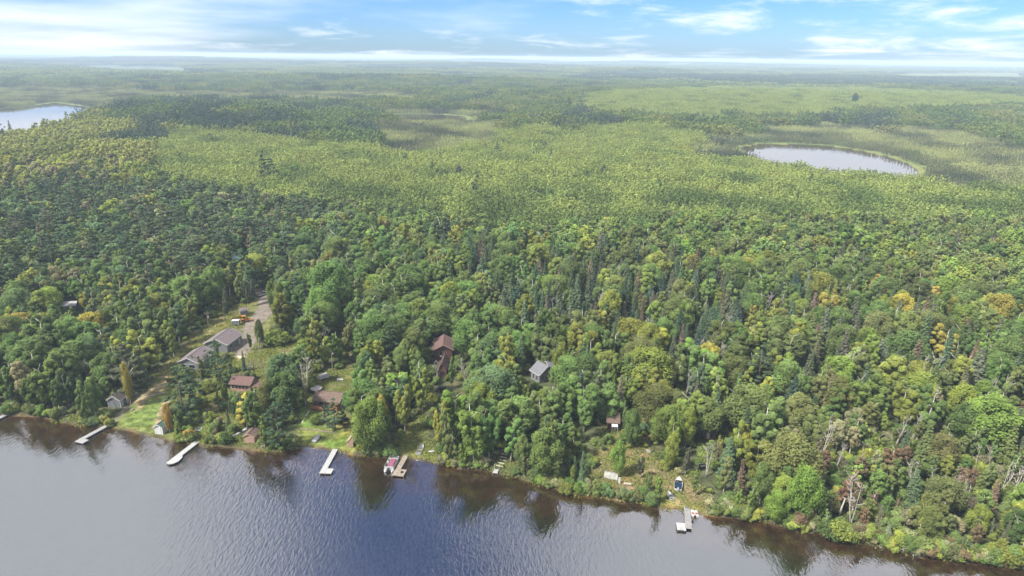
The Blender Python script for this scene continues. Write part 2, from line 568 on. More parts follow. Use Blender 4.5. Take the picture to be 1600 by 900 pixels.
C_GAP = [(258, 590), (300, 585), (302, 690), (262, 690)]
CLEAR = [C_GAP, C_LAWN, C_STRIP, C_YARD, C_MID, C_DECK, C_LAND, C_RIGHT, C_BACK, C_CABIN]
BOG_PX = [[(1080, 232), (1150, 212), (1240, 198), (1420, 205), (1600, 225), (1680, 300), (1500, 312), (1440, 296), (1290, 288), (1190, 262), (1090, 258)],
          [(565, 196), (690, 172), (790, 185), (770, 228), (690, 246), (590, 244)],
          [(-60, 138), (160, 138), (300, 146), (560, 145), (700, 150), (600, 166), (300, 162), (150, 164), (0, 165), (-60, 165)]]


# ------------------------------------------------------------------ ground
def build_ground():
    rows = np.concatenate([[40, 60, 72], np.arange(80, 270, 0.8), 270 * np.exp(np.linspace(0, math.log(22500 / 270), 235))])
    fine = np.linspace(-50, 50, 460)
    cols = np.radians(np.concatenate([np.linspace(-180, -52, 40), fine, np.linspace(52, 180, 40)]))
    RR, AA = np.meshgrid(rows, cols, indexing='ij')
    X, Y = RR * np.sin(AA), RR * np.cos(AA)
    sh = X.shape
    x, y = X.ravel(), Y.ravel()
    z = height(x, y)
    d = shore_d(x, y)
    px, py, w = proj(x, y, z)
    jx = px + 5 * wob(x, y, 11, 1)
    jy = py + 4 * wob(x, y, 9, 5)
    colr = np.empty((len(x), 4))
    colr[:] = (0.055, 0.062, 0.030, 1)
    far = np.hypot(x, y) > 900
    colr[far, :3] = (0.06, 0.085, 0.036)
    front = (w > 1) & (y > 0)

    def paint(poly, c, mix=1.0):
        m = front & inpoly(jx, jy, poly)
        colr[m, :3] = colr[m, :3] * (1 - mix) + np.array(c) * mix

    for b in BOG_PX:
        paint(b, (0.095, 0.125, 0.045))
    q = polydist(x, y, POND)
    rim = (q < 0) & (q > -5)
    colr[rim, :3] = (0.13, 0.14, 0.05)
    for c in CLEAR:
        paint(c, (0.10, 0.105, 0.042))
    # far fields, paler openings
    for poly in [[(1330, 116), (1600, 112), (1640, 124), (1420, 124)], [(1440, 108), (1590, 106), (1600, 110), (1450, 112)], [(1290, 112.5), (1350, 113), (1350, 114.2), (1295, 114)]]:
        paint(poly, (0.10, 0.125, 0.055))
    paint(C_STRIP, (0.19, 0.155, 0.085))
    paint(C_LAWN, (0.11, 0.13, 0.042))
    paint([(195, 660), (215, 640), (255, 622), (262, 640), (235, 668), (205, 672)], (0.105, 0.145, 0.04))
    paint([(205, 632), (222, 612), (262, 592), (262, 606), (240, 618), (215, 640)], (0.22, 0.16, 0.10), 0.7)
    paint([(238, 668), (255, 630), (272, 622), (272, 645), (262, 662), (255, 672)], (0.26, 0.19, 0.13), 0.75)
    paint([(430, 545), (468, 535), (478, 570), (455, 585), (430, 585)], (0.19, 0.165, 0.075))
    paint([(355, 545), (385, 535), (392, 552), (375, 562)], (0.40, 0.31, 0.22))
    paint([(468, 668), (555, 672), (556, 706), (468, 698)], (0.115, 0.135, 0.036))
    paint([(470, 600), (478, 640), (500, 650), (505, 668), (466, 668)], (0.085, 0.13, 0.03))
    paint([(500, 688), (545, 676), (552, 690), (520, 702)], (0.09, 0.14, 0.028))
    paint([(538, 555), (566, 552), (566, 575), (545, 580)], (0.17, 0.135, 0.07), 0.6)
    paint(C_LAND, (0.13, 0.135, 0.045))
    paint(C_RIGHT, (0.155, 0.115, 0.065))
    paint([(960, 782), (1000, 770), (1060, 775), (1120, 806), (1050, 796)], (0.145, 0.135, 0.05))
    paint([(1050, 770), (1075, 765), (1085, 785), (1070, 793), (1050, 790)], (0.2, 0.145, 0.09), 0.7)
    paint([(310, 640), (350, 620), (360, 650), (330, 670)], (0.13, 0.095, 0.06), 0.7)
    paint([(298, 662), (330, 655), (345, 690), (300, 688)], (0.09, 0.13, 0.03))
    # shore: bare earth at the bank, then sand to mud, its colour darkened with depth for light lost in the water
    bank = (d > -0.2) & (d < 0.9)
    colr[bank, :3] = colr[bank, :3] * 0.35 + np.array((0.07, 0.05, 0.03)) * 0.65
    bed = d <= -0.2
    k = ss(0.1, 1.3, -z)[:, None]
    colr[bed, :3] = (np.array((0.028, 0.020, 0.0135)) * (1 - k) + np.array((0.007, 0.009, 0.009)) * k)[bed]
    for L in LAKES:
        iq = polydist(x, y, L) > 0
        colr[iq, :3] = (0.03, 0.028, 0.022)
    nr, nc = sh
    idx = np.arange(nr * nc).reshape(sh)
    f = np.stack([idx[:-1, :-1], idx[:-1, 1:], idx[1:, 1:], idx[1:, :-1]], -1).reshape(-1, 4)[:, ::-1]
    v = np.stack([x, y, z], -1)
    me = bpy.data.meshes.new('ground')
    me.vertices.add(len(v))
    me.vertices.foreach_set('co', v.ravel())
    me.loops.add(f.size)
    me.loops.foreach_set('vertex_index', f.ravel())
    me.polygons.add(len(f))
    me.polygons.foreach_set('loop_start', np.arange(0, f.size, 4))
    me.update(calc_edges=True)
    me.polygons.foreach_set('use_smooth', np.ones(len(f), bool))
    a = me.attributes.new('zone', 'FLOAT_COLOR', 'POINT')
    a.data.foreach_set('color', colr.ravel())
    me.materials.append(M['ground'])
    struct(obj('ground', me))


build_ground()

# ------------------------------------------------------------------ water
def water_sheet(name, poly, z, m):
    b = MB()
    b.add([(p[0], p[1], z) for p in poly], [tuple(range(len(poly)))])
    o = b.build(name, m)
    if o.data.polygons[0].normal.z < 0:
        o.data.flip_normals()
    return struct(o)


xs = np.concatenate([[-260], _s[:, 0], [150, 400]])
ys = np.interp(xs, SHX, SHY) + 3.0
water_sheet('lake_water', [(400, -500), (-700, -500), (-700, 423)] + [(a, b) for a, b in zip(xs, ys)], 0.0, M['water'])
M['pondwater'] = water_mat('still_pond_water', 0.015, 4.0)


def grow(poly, k):
    c = np.mean(np.array(poly), 0)
    return [tuple(c + (np.array(p) - c) * (1 + k / max(1.0, np.hypot(*(np.array(p) - c))))) for p in poly]


for nm, L in (('pond_water', POND), ('distant_lake_water', LAKE_L), ('far_lake_water', LAKE_F), ('bog_pool_water', POOL)):
    water_sheet(nm, grow(L, 4), LZ, M['pondwater'])


def strip(name, line, width, m, lift=0.06, seg=1.5):
    """A driveway or path: a strip draped on the ground along a line."""
    pts = [gp(*p)[:2] for p in line]
    out = []
    for i in range(len(pts) - 1):
        n = max(1, int(np.hypot(*(pts[i + 1] - pts[i])) / seg))
        out += [pts[i] + (pts[i + 1] - pts[i]) * k / n for k in range(n)]
    out.append(pts[-1])
    out = np.array(out)
    for _ in range(3):
        out[1:-1] = (out[:-2] + 2 * out[1:-1] + out[2:]) / 4
    w = np.interp(np.linspace(0, 1, len(out)), np.linspace(0, 1, len(width)), width)
    b = MB()
    K = 4
    vs, fs = [], []
    for i, p in enumerate(out):
        d = out[min(i + 1, len(out) - 1)] - out[max(i - 1, 0)]
        nrm = np.array([-d[1], d[0]]) / (np.hypot(*d) + 1e-9)
        for k in range(K + 1):
            e = (k / K - 0.5) * w[i] * (1 + 0.13 * float(wob(p[0] + k * 3, p[1], 4.0, 3)))
            q = p + nrm * e
            vs.append((q[0], q[1], float(height(q[0], q[1])) + lift * (1 - 0.5 * (k in (0, K)))))
    for i in range(len(out) - 1):
        for k in range(K):
            a = i * (K + 1) + k
            fs.append((a, a + K + 1, a + K + 2, a + 1))
    b.add(vs, fs)
    o = b.build(name, m, smooth=True)
    if sum(p.normal.z for p in o.data.polygons) < 0:
        o.data.flip_normals()
    return struct(o)


strip('gravel_driveway', [(372, 556), (385, 535), (378, 520), (392, 508), (412, 490), (424, 476), (418, 462), (408, 448), (400, 432)], [7, 7, 6, 7.5, 9, 8, 5, 4], M['gravel'])
strip('gravel_path', [(172, 663), (186, 650), (196, 637), (206, 628), (217, 615)], [1.5, 1.3, 1.5, 1.5, 1.2], M['gravel'])
strip('slab_path', [(213, 622.5), (225, 620), (240, 617.5), (252, 615.5), (258, 613)], [0.9, 0.7, 0.7, 0.8, 1.0], M['concrete'])
strip('grass_track', [(548, 560), (552, 520), (548, 490), (540, 470)], [3, 3, 3, 3], mat('mown_track', (0.11, 0.095, 0.05), 0.95, (0.6, 0.3)))


# ------------------------------------------------------------------ buildings
KEEP = []          # what must stay in view: (x0, y0, x1, y1, distance) of each thing seen between the trees


def keep(x0, y0, x1, y1):
    p = gp((x0 + x1) / 2, y1)
    KEEP.append((x0, y0, x1, y1, float(np.hypot(p[0], p[1]))))


def opening(parent, kind, side, u, z0, w, h, L, Wd, frame_m, door_m=None):
    """A window or door on a wall: side n/f = near/far gable, l/r = long walls; u along the wall."""
    fr, pn = MB(), MB()
    t, e = 0.08, 0.05
    fr.box(-w / 2 - t, w / 2 + t, -e, 0.03, z0 - t, z0)
    fr.box(-w / 2 - t, w / 2 + t, -e, 0.03, z0 + h, z0 + h + t)
    fr.box(-w / 2 - t, -w / 2, -e, 0.03, z0, z0 + h)
    fr.box(w / 2, w / 2 + t, -e, 0.03, z0, z0 + h)
    pn.box(-w / 2, w / 2, -0.02, 0.02, z0, z0 + h)
    if kind == 'window' and w > 1.0:
        fr.box(-0.03, 0.03, -e, 0.03, z0, z0 + h)
    T = {'n': ((-L / 2, u), -math.pi / 2), 'f': ((L / 2, u), math.pi / 2), 'r': ((u, -Wd / 2), 0.0), 'l': ((u, Wd / 2), math.pi)}[side]
    a = T[1]
    o = fr.build(kind, frame_m, parent)
    o.location = (T[0][0], T[0][1], 0)
    o.rotation_euler = (0, 0, a)
    if kind == 'window':
        pn.build('pane', M['pane'], o)
    else:
        pn.build('door_leaf', door_m or M['fasc'], o)
        MB().box(w / 2 - 0.14, w / 2 - 0.08, -0.07, -0.02, z0 + h * 0.47, z0 + h * 0.47 + 0.06).build('handle', M['post'], o)


def gable(parent, L, Wd, wh, rh, wm, rm, tm, over=0.45, ops=(), ridge=True, low=-0.5, trim=True, chimney=None):
    """A gabled body with its ridge along local x: wall, two roof slopes, trim, openings."""
    w = MB()
    h = Wd / 2
    v = []
    for x in (-L / 2, L / 2):
        v += [(x, -h, low), (x, h, low), (x, h, wh), (x, 0, wh + rh), (x, -h, wh)]
    w.add(v, [(0, 4, 3, 2, 1), (5, 6, 7, 8, 9), (0, 5, 9, 4), (1, 2, 7, 6), (2, 3, 8, 7), (3, 4, 9, 8), (0, 1, 6, 5)])
    w.build('wall', wm, parent)
    s = rh / h
    xe = L / 2 + over
    for sg in (1, -1):
        r = MB()
        yo, zo = sg * (h + over), wh - over * s
        t0, t1 = 0.05, 0.17
        r.hexa([(-xe, 0, wh + rh + t0), (xe, 0, wh + rh + t0), (xe, yo, zo + t0), (-xe, yo, zo + t0),
                (-xe, 0, wh + rh + t1), (xe, 0, wh + rh + t1), (xe, yo, zo + t1), (-xe, yo, zo + t1)])
        ro = r.build('roof_slope', rm, parent)
        if chimney and sg == 1:
            c = MB().box(chimney[0] - 0.25, chimney[0] + 0.25, 0.1, 0.6, wh + rh - 0.6, wh + rh + 0.9)
            c.build('chimney', M['bark'], ro)
        if trim:
            for xq in (-xe, xe):
                q = MB()
                xa, xb = (xq - 0.06, xq - 0.003) if xq < 0 else (xq + 0.003, xq + 0.06)
                q.hexa([(xa, 0, wh + rh - 0.1), (xb, 0, wh + rh - 0.1), (xb, yo, zo - 0.1), (xa, yo, zo - 0.1),
                        (xa, 0, wh + rh + t1 + 0.02), (xb, 0, wh + rh + t1 + 0.02), (xb, yo, zo + t1 + 0.02), (xa, yo, zo + t1 + 0.02)])
                q.build('barge_board', tm, ro)
            q = MB()
            ya, yb = sorted((yo + sg * 0.003, yo + sg * 0.06))
            q.box(-xe, xe, ya, yb, zo - 0.08, zo + 0.14)
            q.build('eave_board', tm, ro)
    if ridge:
        MB().tube([(-xe, 0, wh + rh + 0.19), (xe, 0, wh + rh + 0.19)], 0.09, 5).build('ridge_cap', rm, parent)
    for op in ops:
        opening(parent, *op[:6], L, Wd, tm, op[6] if len(op) > 6 else None)


def near_gable(A=None, B=None, ze=2.4, L=None, Wd=None, yaw=None, far=None, over=0.45):
    """Centre, yaw, length and width of a gabled body from the pictured eave corners of its near gable: A left, B right, far = far eave corner."""
    q = A or B
    g = gp(q[0], q[1] + 6)[2]
    for _ in range(3):
        a = at(*A, g + ze) if A else None
        b = at(*B, g + ze) if B else None
        c = a if a is not None else b
        g = float(height(c[0], c[1]))
    if yaw is None:
        if far is not None:
            f = at(*far, g + ze)
            yaw = yaw_of(c, f)
            L = L or float(np.hypot(*(f - c)[:2])) - 2 * over
        else:
            yaw = yaw_of(a, b) + math.pi / 2
    if a is not None and b is not None and Wd is None:
        Wd = float(np.hypot(*(b - a)[:2])) - 2 * over
    dx, dy = math.cos(yaw), math.sin(yaw)
    nx, ny = -dy, dx
    sg = -1 if A else 1
    ox, oy = (L / 2 + over), sg * (Wd / 2 + over)
    x, y = c[0] + dx * ox + nx * oy, c[1] + dy * ox + ny * oy
    return (x, y, float(height(x, y))), yaw, L, Wd


# long mauve-roofed house in two stepped parts
p1, yw1, L1, W1 = near_gable(A=(317, 537.8), ze=2.9, yaw=R(82), L=9.6, Wd=8.2)
t = thing('long_house', 'long low house with two stepped mauve shingle roofs and white trim', 'house', p1, yw1, mark='the long mauve-roofed house')
gable(t, L1, W1, 3.1, 1.9, M['paleside'], M['rmauve'], M['fasc'], ops=[('window', 'r', -2.5, 1.0, 1.4, 1.1), ('window', 'r', 1.0, 1.0, 1.4, 1.1), ('door', 'r', 3.2, 0.0, 0.95, 2.05)])
p2, yw2, L2, W2 = near_gable(A=(275, 567.6), ze=2.7, yaw=R(84), L=9.2, Wd=7.0)
lw = bpy.data.objects.new('front_wing', None)
COL.objects.link(lw)
lw.parent = t
c_, s_ = math.cos(-yw1), math.sin(-yw1)
dx_, dy_ = p2[0] - p1[0], p2[1] - p1[1]
lw.location = (dx_ * c_ - dy_ * s_, dx_ * s_ + dy_ * c_, p2[2] - p1[2])
lw.rotation_euler = (0, 0, yw2 - yw1)


def flat_gable(parent, L, Wd, wh, rh, wm, rm, tm, over=0.45, wins=()):
    """The same body as gable(), its pieces kept as sub-parts of one wing."""
    k = gable(parent, L, Wd, wh, rh, wm, rm, tm, over, (), True, -0.5, False)
    h, s, xe = Wd / 2, rh / (Wd / 2), L / 2 + over
    q = MB()
    for sg in (1, -1):
        yo, zo = sg * (h + over), wh - over * s
        for xa, xb in ((-xe - 0.06, -xe - 0.003), (xe + 0.003, xe + 0.06)):
            q.hexa([(xa, 0, wh + rh - 0.12), (xb, 0, wh + rh - 0.12), (xb, yo, zo - 0.12), (xa, yo, zo - 0.12),
                    (xa, 0, wh + rh + 0.2), (xb, 0, wh + rh + 0.2), (xb, yo, zo + 0.2), (xa, yo, zo + 0.2)])
        ya, yb = sorted((yo + sg * 0.003, yo + sg * 0.06))
        q.box(-xe, xe, ya, yb, zo - 0.08, zo + 0.14)
    q.build('trim', tm, parent)
    for side, u, z0, w, hh in wins:
        T = {'n': ((-L / 2, u), -math.pi / 2), 'r': ((u, -Wd / 2), 0.0), 'l': ((u, Wd / 2), math.pi)}[side]
        f = MB()
        f.box(-w / 2 - 0.09, w / 2 + 0.09, -0.05, 0.02, z0 - 0.09, z0)
        f.box(-w / 2 - 0.09, w / 2 + 0.09, -0.05, 0.02, z0 + hh, z0 + hh + 0.09)
        for x_ in (-w / 2 - 0.09, w / 2):
            f.box(x_, x_ + 0.09, -0.05, 0.02, z0, z0 + hh)
        g_ = MB().box(-w / 2, w / 2, -0.025, 0.02, z0, z0 + hh)
        for nm, b_, m_ in (('window_frame', f, tm), ('window_pane', g_, M['pane'])):
            o = b_.build(nm, m_, parent)
            o.location = (T[0][0], T[0][1], 0)
            o.rotation_euler = (0, 0, T[1])


flat_gable(lw, L2, W2, 2.9, 1.7, M['paleside'], M['rmauve'], M['fasc'], wins=[('n', -1.2, 0.9, 2.0, 1.2), ('n', 1.6, 0.9, 1.6, 1.2), ('r', -2, 1, 1.3, 1.0)])
for x_, y_ in ((-2.6, -1.4), (1.2, -2.0), (3.0, -1.1)):
    MB().tube([(x_, y_, 3.1 + 1.9 - abs(y_) * 1.9 / (W1 / 2)), (x_, y_, 3.7 + 1.9 - abs(y_) * 1.9 / (W1 / 2))], 0.12, 8).build('roof_vent', M['post'], t)
keep(285, 516, 374, 545)
keep(278, 545, 318, 570)

# shore cabin
p, yw, L, Wd = near_gable(B=(187.5, 626.8), far=(204.5, 613.8), ze=2.3, Wd=3.8, over=0.25)
t = thing('shore_cabin', 'small grey cabin with dark roof and white door beside the gravel shore path', 'cabin', p, yw, mark='the small grey shore cabin')
gable(t, L, Wd, 2.4, 1.2, M['greyside'], M['rdark'], M['fasc'], 0.25, ops=[('door', 'r', -L / 2 + 0.9, 0.05, 0.85, 1.9), ('window', 'r', 0.3, 0.9, 1.2, 0.9), ('window', 'r', 1.9, 0.9, 0.9, 0.9)])
for sy in (-1, 1):
    MB().box(-L / 2 - 0.02, -L / 2 + 0.14, sy * Wd / 2 - 0.08, sy * Wd / 2 + 0.08, -0.2, 2.35).build('corner_board', M['fasc'], t)
keep(182, 610, 207, 636)

# white boathouse
p, yw, L, Wd = near_gable(A=(239.0, 668.3), B=(253.6, 669.8), ze=2.1, L=2.3, over=0.2)
t = thing('boathouse', 'small white boathouse with green metal roof at the lawn edge', 'boathouse', p, yw, mark='the white green-roofed boathouse')
gable(t, L, Wd, 2.2, 0.75, M['white'], M['rgreen'], M['fasc'], 0.2, ops=[('door', 'n', 0.0, 0.1, 1.3, 1.75, M['white'])])
keep(238, 658, 262, 681)

# red-brown roofed house, eave towards the lake
p, yw, L, Wd = near_gable(B=(357, 600.5), far=(391, 603.5), ze=2.3, Wd=5.2, over=0.35)
t = thing('cottage', 'low cottage with red-brown roof, pinkish walls and a row of dark windows', 'cottage', p, yw, mark='the red-brown roofed cottage')
gable(t, L, Wd, 2.45, 1.35, M['pinkside'], M['rred'], M['bark'], 0.35, ops=[('window', 'r', -L / 2 + 0.9 + k * 1.1, 1.0, 0.8, 1.0) for k in range(5)] + [('door', 'r', L / 2 - 1.0, 0.05, 0.9, 1.95, M['pinkside'])], chimney=(0.0, 0))
an = MB().hexa([(L / 2 + 0.4, -Wd / 2, 1.9), (L / 2 + 3.4, -Wd / 2 + 0.2, 1.7), (L / 2 + 3.4, 0.6, 2.0), (L / 2 + 0.4, 0.6, 2.2),
                (L / 2 + 0.4, -Wd / 2, 2.03), (L / 2 + 3.4, -Wd / 2 + 0.2, 1.83), (L / 2 + 3.4, 0.6, 2.13), (L / 2 + 0.4, 0.6, 2.33)])
an.build('porch_roof', M['rred'], t)
for x_, y_ in ((L / 2 + 3.25, -Wd / 2 + 0.35), (L / 2 + 3.25, 0.4)):
    MB().box(x_ - 0.07, x_ + 0.07, y_ - 0.07, y_ + 0.07, -0.4, 1.72).build('porch_post', M['wood'], t)
keep(357, 584, 411, 604)

# brown-roofed cabin with orange timber deck
p, yw, L, Wd = near_gable(B=(487.5, 626.5), far=(531, 631), ze=2.3, Wd=5.2, over=0.4)
t = thing('deck_cabin', 'cabin with weathered brown roof and orange timber porch rail', 'cabin', p, yw, mark='the orange-decked cabin')
gable(t, L, Wd, 2.4, 1.7, M['brownside'], M['rbrown'], M['bark'], 0.4, ops=[('window', 'r', -1.6, 0.9, 1.4, 1.0), ('window', 'f', 0.5, 0.9, 1.2, 1.0)])
MB().box(-L / 2 - 0.2, 0.1, -Wd / 2 - 2.0, -Wd / 2 - 0.003, 0.25, 0.4).build('porch_floor', M['wood'], t)
rl = MB()
for k in range(16):
    x_ = -L / 2 - 0.2 + k * (L / 2 + 0.2) / 15.0
    rl.box(x_, x_ + 0.24, -Wd / 2 - 2.05, -Wd / 2 - 2.0, 0.42, 1.3)
stuff(rl.build('porch_rail', M['orange'], t))
MB().box(L / 2 - 2.4, L / 2 - 0.1, -Wd / 2 - 1.6, -Wd / 2 - 0.01, 0.0, 1.9).build('orange_bay', M['orange'], t)
for k in range(3):
    MB().box(-L / 2 + k * 1.9, -L / 2 + k * 1.9 + 0.14, -Wd / 2 - 1.95, -Wd / 2 - 1.81, -0.3, 0.25).build('porch_post', M['orange'], t)
keep(486, 604, 537, 636)

# red house, upper body and lower steep wing
p1, yw1, L1, W1 = near_gable(A=(676.5, 549.5), B=(709.0, 549.0), ze=4.4, L=8.0, over=0.6)
t = thing('red_house', 'tall red-brown house with red roof and a white window under its gable', 'house', p1, yw1, mark='the red house')
gable(t, L1, W1, 4.9, 1.6, M['redside'], M['rred'], M['pinkside'], 0.6, ops=[('window', 'n', W1 * 0.14, 2.6, 0.8, 1.5), ('window', 'n', -W1 * 0.12, 3.0, 0.6, 0.7), ('window', 'r', -1.0, 1.2, 1.2, 1.1)])
MB().box(-L1 / 2 - 0.06, -L1 / 2 - 0.002, W1 * 0.14 - 0.45, W1 * 0.14 + 0.45, 1.9, 2.5).build('window_box', M['fasc'], t)
p2, yw2, L2, W2 = near_gable(A=(682.5, 579), B=(698.5, 579.5), ze=2.7, L=7.0, over=0.3)
lw = bpy.data.objects.new('front_wing', None)
COL.objects.link(lw)
lw.parent = t
c_, s_ = math.cos(-yw1), math.sin(-yw1)
dx_, dy_ = p2[0] - p1[0], p2[1] - p1[1]
lw.location = (dx_ * c_ - dy_ * s_, dx_ * s_ + dy_ * c_, p2[2] - p1[2])
lw.rotation_euler = (0, 0, yw2 - yw1)
flat_gable(lw, L2, W2, 2.9, 2.2, M['redside'], M['rred'], M['redside'], 0.3, wins=[('n', 0.0, 0.8, 1.4, 1.3)])
for k in (-1.6, 0.6):
    sk = MB().box(k - 0.3, k + 0.3, -0.35, 0.35, 0.0, 0.08)
    o = sk.build('skylight', M['pane'], lw)
    o.rotation_euler = (math.atan2(2.2, W2 / 2) * -1, 0, 0)
    o.location = (0, W2 * 0.25, 2.9 + 1.1 + 0.2)
keep(676, 530, 709, 560)
keep(683, 555, 699, 583)
t = thing('blue_roofed_shed', 'low shed with dark blue tarp roof behind the red house', 'shed', gp(694, 531), yw1 + R(70), mark='the blue-roofed shed')
gable(t, 7.0, 3.5, 1.9, 0.7, M['brownside'], M['rblue'], M['bark'], 0.3)
keep(685, 519, 704, 530)

# pale blue-grey house
p, yw, L, Wd = near_gable(A=(841.7, 586.6), far=(828, 578.6), ze=3.0, Wd=6.4, over=0.4)
t = thing('grey_house', 'pale grey house with blue-grey roof and tall windows among birches', 'house', p, yw, mark='the pale grey house')
gable(t, max(L, 4.5), Wd, 3.2, 2.1, M['paleside'], M['rgrey'], M['fasc'], 0.4,
      ops=[('window', 'n', 1.8, 0.6, 1.2, 1.7), ('window', 'n', 0.0, 0.6, 1.2, 1.7), ('window', 'n', -1.8, 0.6, 1.2, 1.7), ('window', 'l', -0.8, 0.7, 1.1, 1.6), ('window', 'l', 0.9, 0.7, 0.8, 1.6)])
wg = bpy.data.objects.new('rear_wing', None)
COL.objects.link(wg)
wg.parent = t
wg.location = (max(L, 4.5) / 2 - 1.2, -Wd / 2 - 1.6, 0)
wg.rotation_euler = (0, 0, R(88))
flat_gable(wg, 5.0, 4.6, 3.3, 1.9, M['paleside'], M['rgrey'], M['fasc'], 0.35)
keep(827, 562, 855, 596)

# brown cabin on the right
p, yw, L, Wd = near_gable(B=(948, 661), far=(969, 662), ze=2.3, Wd=5.0, over=0.35)
t = thing('brown_cabin', 'brown-roofed cabin with white awning half hidden behind birches', 'cabin', p, yw, mark='the brown cabin with white awning')
gable(t, L, Wd, 2.5, 1.5, M['redside'], M['rbrown'], M['bark'], 0.35, ops=[('window', 'r', -0.6, 1.0, 0.8, 1.0), ('door', 'r', 0.8, 0.05, 0.85, 1.9)])
MB().hexa([(-0.5, -Wd / 2 - 1.5, 1.85), (1.2, -Wd / 2 - 1.5, 1.85), (1.2, -Wd / 2 - 0.01, 2.1), (-0.5, -Wd / 2 - 0.01, 2.1),
           (-0.5, -Wd / 2 - 1.5, 1.93), (1.2, -Wd / 2 - 1.5, 1.93), (1.2, -Wd / 2 - 0.01, 2.18), (-0.5, -Wd / 2 - 0.01, 2.18)]).build('awning', M['white'], t)
for x_ in (-0.42, 1.12):
    MB().box(x_ - 0.04, x_ + 0.04, -Wd / 2 - 1.46, -Wd / 2 - 1.38, -0.3, 1.84).build('awning_post', M['fasc'], t)
keep(949, 646, 966, 676)

# small dark shed with a white door
p, yw, L, Wd = near_gable(B=(1100.5, 676.5), far=(1119, 677.5), ze=2.0, Wd=2.6, over=0.15)
t = thing('garden_shed', 'small dark shed with a bright white door under tall trees', 'shed', p, yw, mark='the dark shed with white door')
gable(t, L, Wd, 2.1, 0.8, M['brownside'], M['rdark'], M['bark'], 0.15, ops=[('door', 'r', -L / 2 + 1.0, 0.05, 0.8, 1.75), ('window', 'r', 0.5, 0.8, 0.5, 0.8)])
keep(1101, 674, 1120, 687)

# two tan sheds at the shore
p, yw, L, Wd = near_gable(A=(378.5, 682.5), B=(397.5, 684.0), ze=1.9, L=3.4, over=0.2)
t = thing('bank_shed', 'tan board shed with brown roof on the bank beside two white canoes', 'shed', p, yw, mark='the tan bank shed')
gable(t, L, Wd, 2.0, 0.8, M['pinkside'], M['rbrown'], M['tan'], 0.2, ops=[('door', 'n', 0.5, 0.05, 0.8, 1.6, M['tan'])])
keep(378, 670, 398, 697)
p, yw, L, Wd = near_gable(A=(541.2, 690.5), B=(551.8, 691.5), ze=1.6, L=3.6, over=0.12)
t = thing('narrow_shed', 'narrow tan shed with sandy roof near the white dock', 'shed', p, yw, mark='the narrow tan shed')
gable(t, L, Wd, 1.7, 0.6, M['tan'], M['tan'], M['tan'], 0.12, ops=[('door', 'n', 0.0, 0.05, 0.7, 1.4, M['pinkside'])])
keep(541, 677, 553, 701)

# building with a faded green roof far back in the woods, a pale roof in the left woods
p, yw, L, Wd = near_gable(B=(357, 409.5), far=(377, 404.5), ze=3.0, Wd=7.0, over=0.4)
t = thing('green_roofed_building', 'building with faded green metal roof deep in the woods', 'building', p, yw, mark='the faded green roof')
gable(t, L, Wd, 3.2, 2.2, M['brownside'], M['rteal'], M['bark'], 0.4, ops=[('window', 'r', 0.0, 1.0, 1.2, 1.1)])
keep(362, 398, 377, 410)
t = thing('woodland_shed', 'shed with pale grey roof hidden in the left birch woods', 'shed', gp(111, 484), R(12), mark='the pale roof in the left woods')
gable(t, 5.0, 3.6, 2.4, 1.0, M['greyside'], M['cover'], M['fasc'], 0.3)
keep(101, 472, 122, 479)
for px_, py_, L_, lab in ((1203, 118, 26, 'tiny white farm building far off, left one beside the pale fields'), (1338, 115, 36, 'long white farm shed far off at the edge of pale fields'),
                          (1486, 114, 34, 'white farm shed on the far plain, right one among pale fields')):
    t = thing('farm_building', lab, 'farm building', gp(px_, py_), R(6), 'white buildings on the far plain')
    gable(t, L_, 12.0, 7.0, 4.0, M['white'], M['fasc'], M['fasc'], 0.8, ops=[('door', 'r', 0.0, 0.0, 4.0, 4.0, M['greyside'])])


# ------------------------------------------------------------------ docks
def dock(label, a, b, width, m, ends=(), mark=None, plank=0.3, z=0.5):
    A, B = at(*a, z), at(*b, z)
    L = float(np.hypot(*(B - A)[:2]))
    t = thing('dock', label, 'dock', (A[0], A[1], 0), yaw_of(A, B), 'docks along the shore', mark)
    d = MB()
    n = max(2, int(L / plank))
    for k in range(n):
        x0 = k * L / n
        j = random.uniform(-0.015, 0.015)
        d.box(x0, x0 + L / n - 0.025, -width / 2 + j, width / 2 + j, z - 0.06, z + random.uniform(-0.006, 0.006))
    stuff(d.build('decking', m, t))
    f = MB()
    for y in (-width / 2 + 0.06, width / 2 - 0.06):
        f.box(0, L - 0.03, y - 0.05, y + 0.05, z - 0.24, z - 0.07)
    f.build('frame', M['post'], t)
    for poly in ends:
        e = MB()
        x0, x1, y0, y1 = poly
        nn = max(2, int((x1 - x0) / plank))
        for k in range(nn):
            e.box(x0 + k * (x1 - x0) / nn, x0 + (k + 1) * (x1 - x0) / nn - 0.025, y0, y1, z - 0.055, z + random.uniform(-0.006, 0.006))
        stuff(e.build('end_platform', m, t))
        MB().box(x0 + 0.05, x1 - 0.07, y0 + 0.05, y1 - 0.05, z - 0.24, z - 0.07).build('platform_frame', M['post'], t)
        for px_, py_ in ((x0 + 0.15, y1 if abs(y1) > abs(y0) else y0), (x1 - 0.15, y1 if abs(y1) > abs(y0) else y0)):
            MB().tube([(px_, py_, -2.2), (px_, py_, z + 0.35)], 0.05, 6).build('post', M['post'], t)
    k = 2.2
    while k < L + 0.3:
        for s_ in (-1, 1):
            x_ = min(k, L - 0.1)
            MB().tube([(x_, s_ * (width / 2 + 0.05), -2.2), (x_, s_ * (width / 2 + 0.05), z + 0.28)], 0.045, 6).build('post', M['post'], t)
        k += 3.0
    return t, L


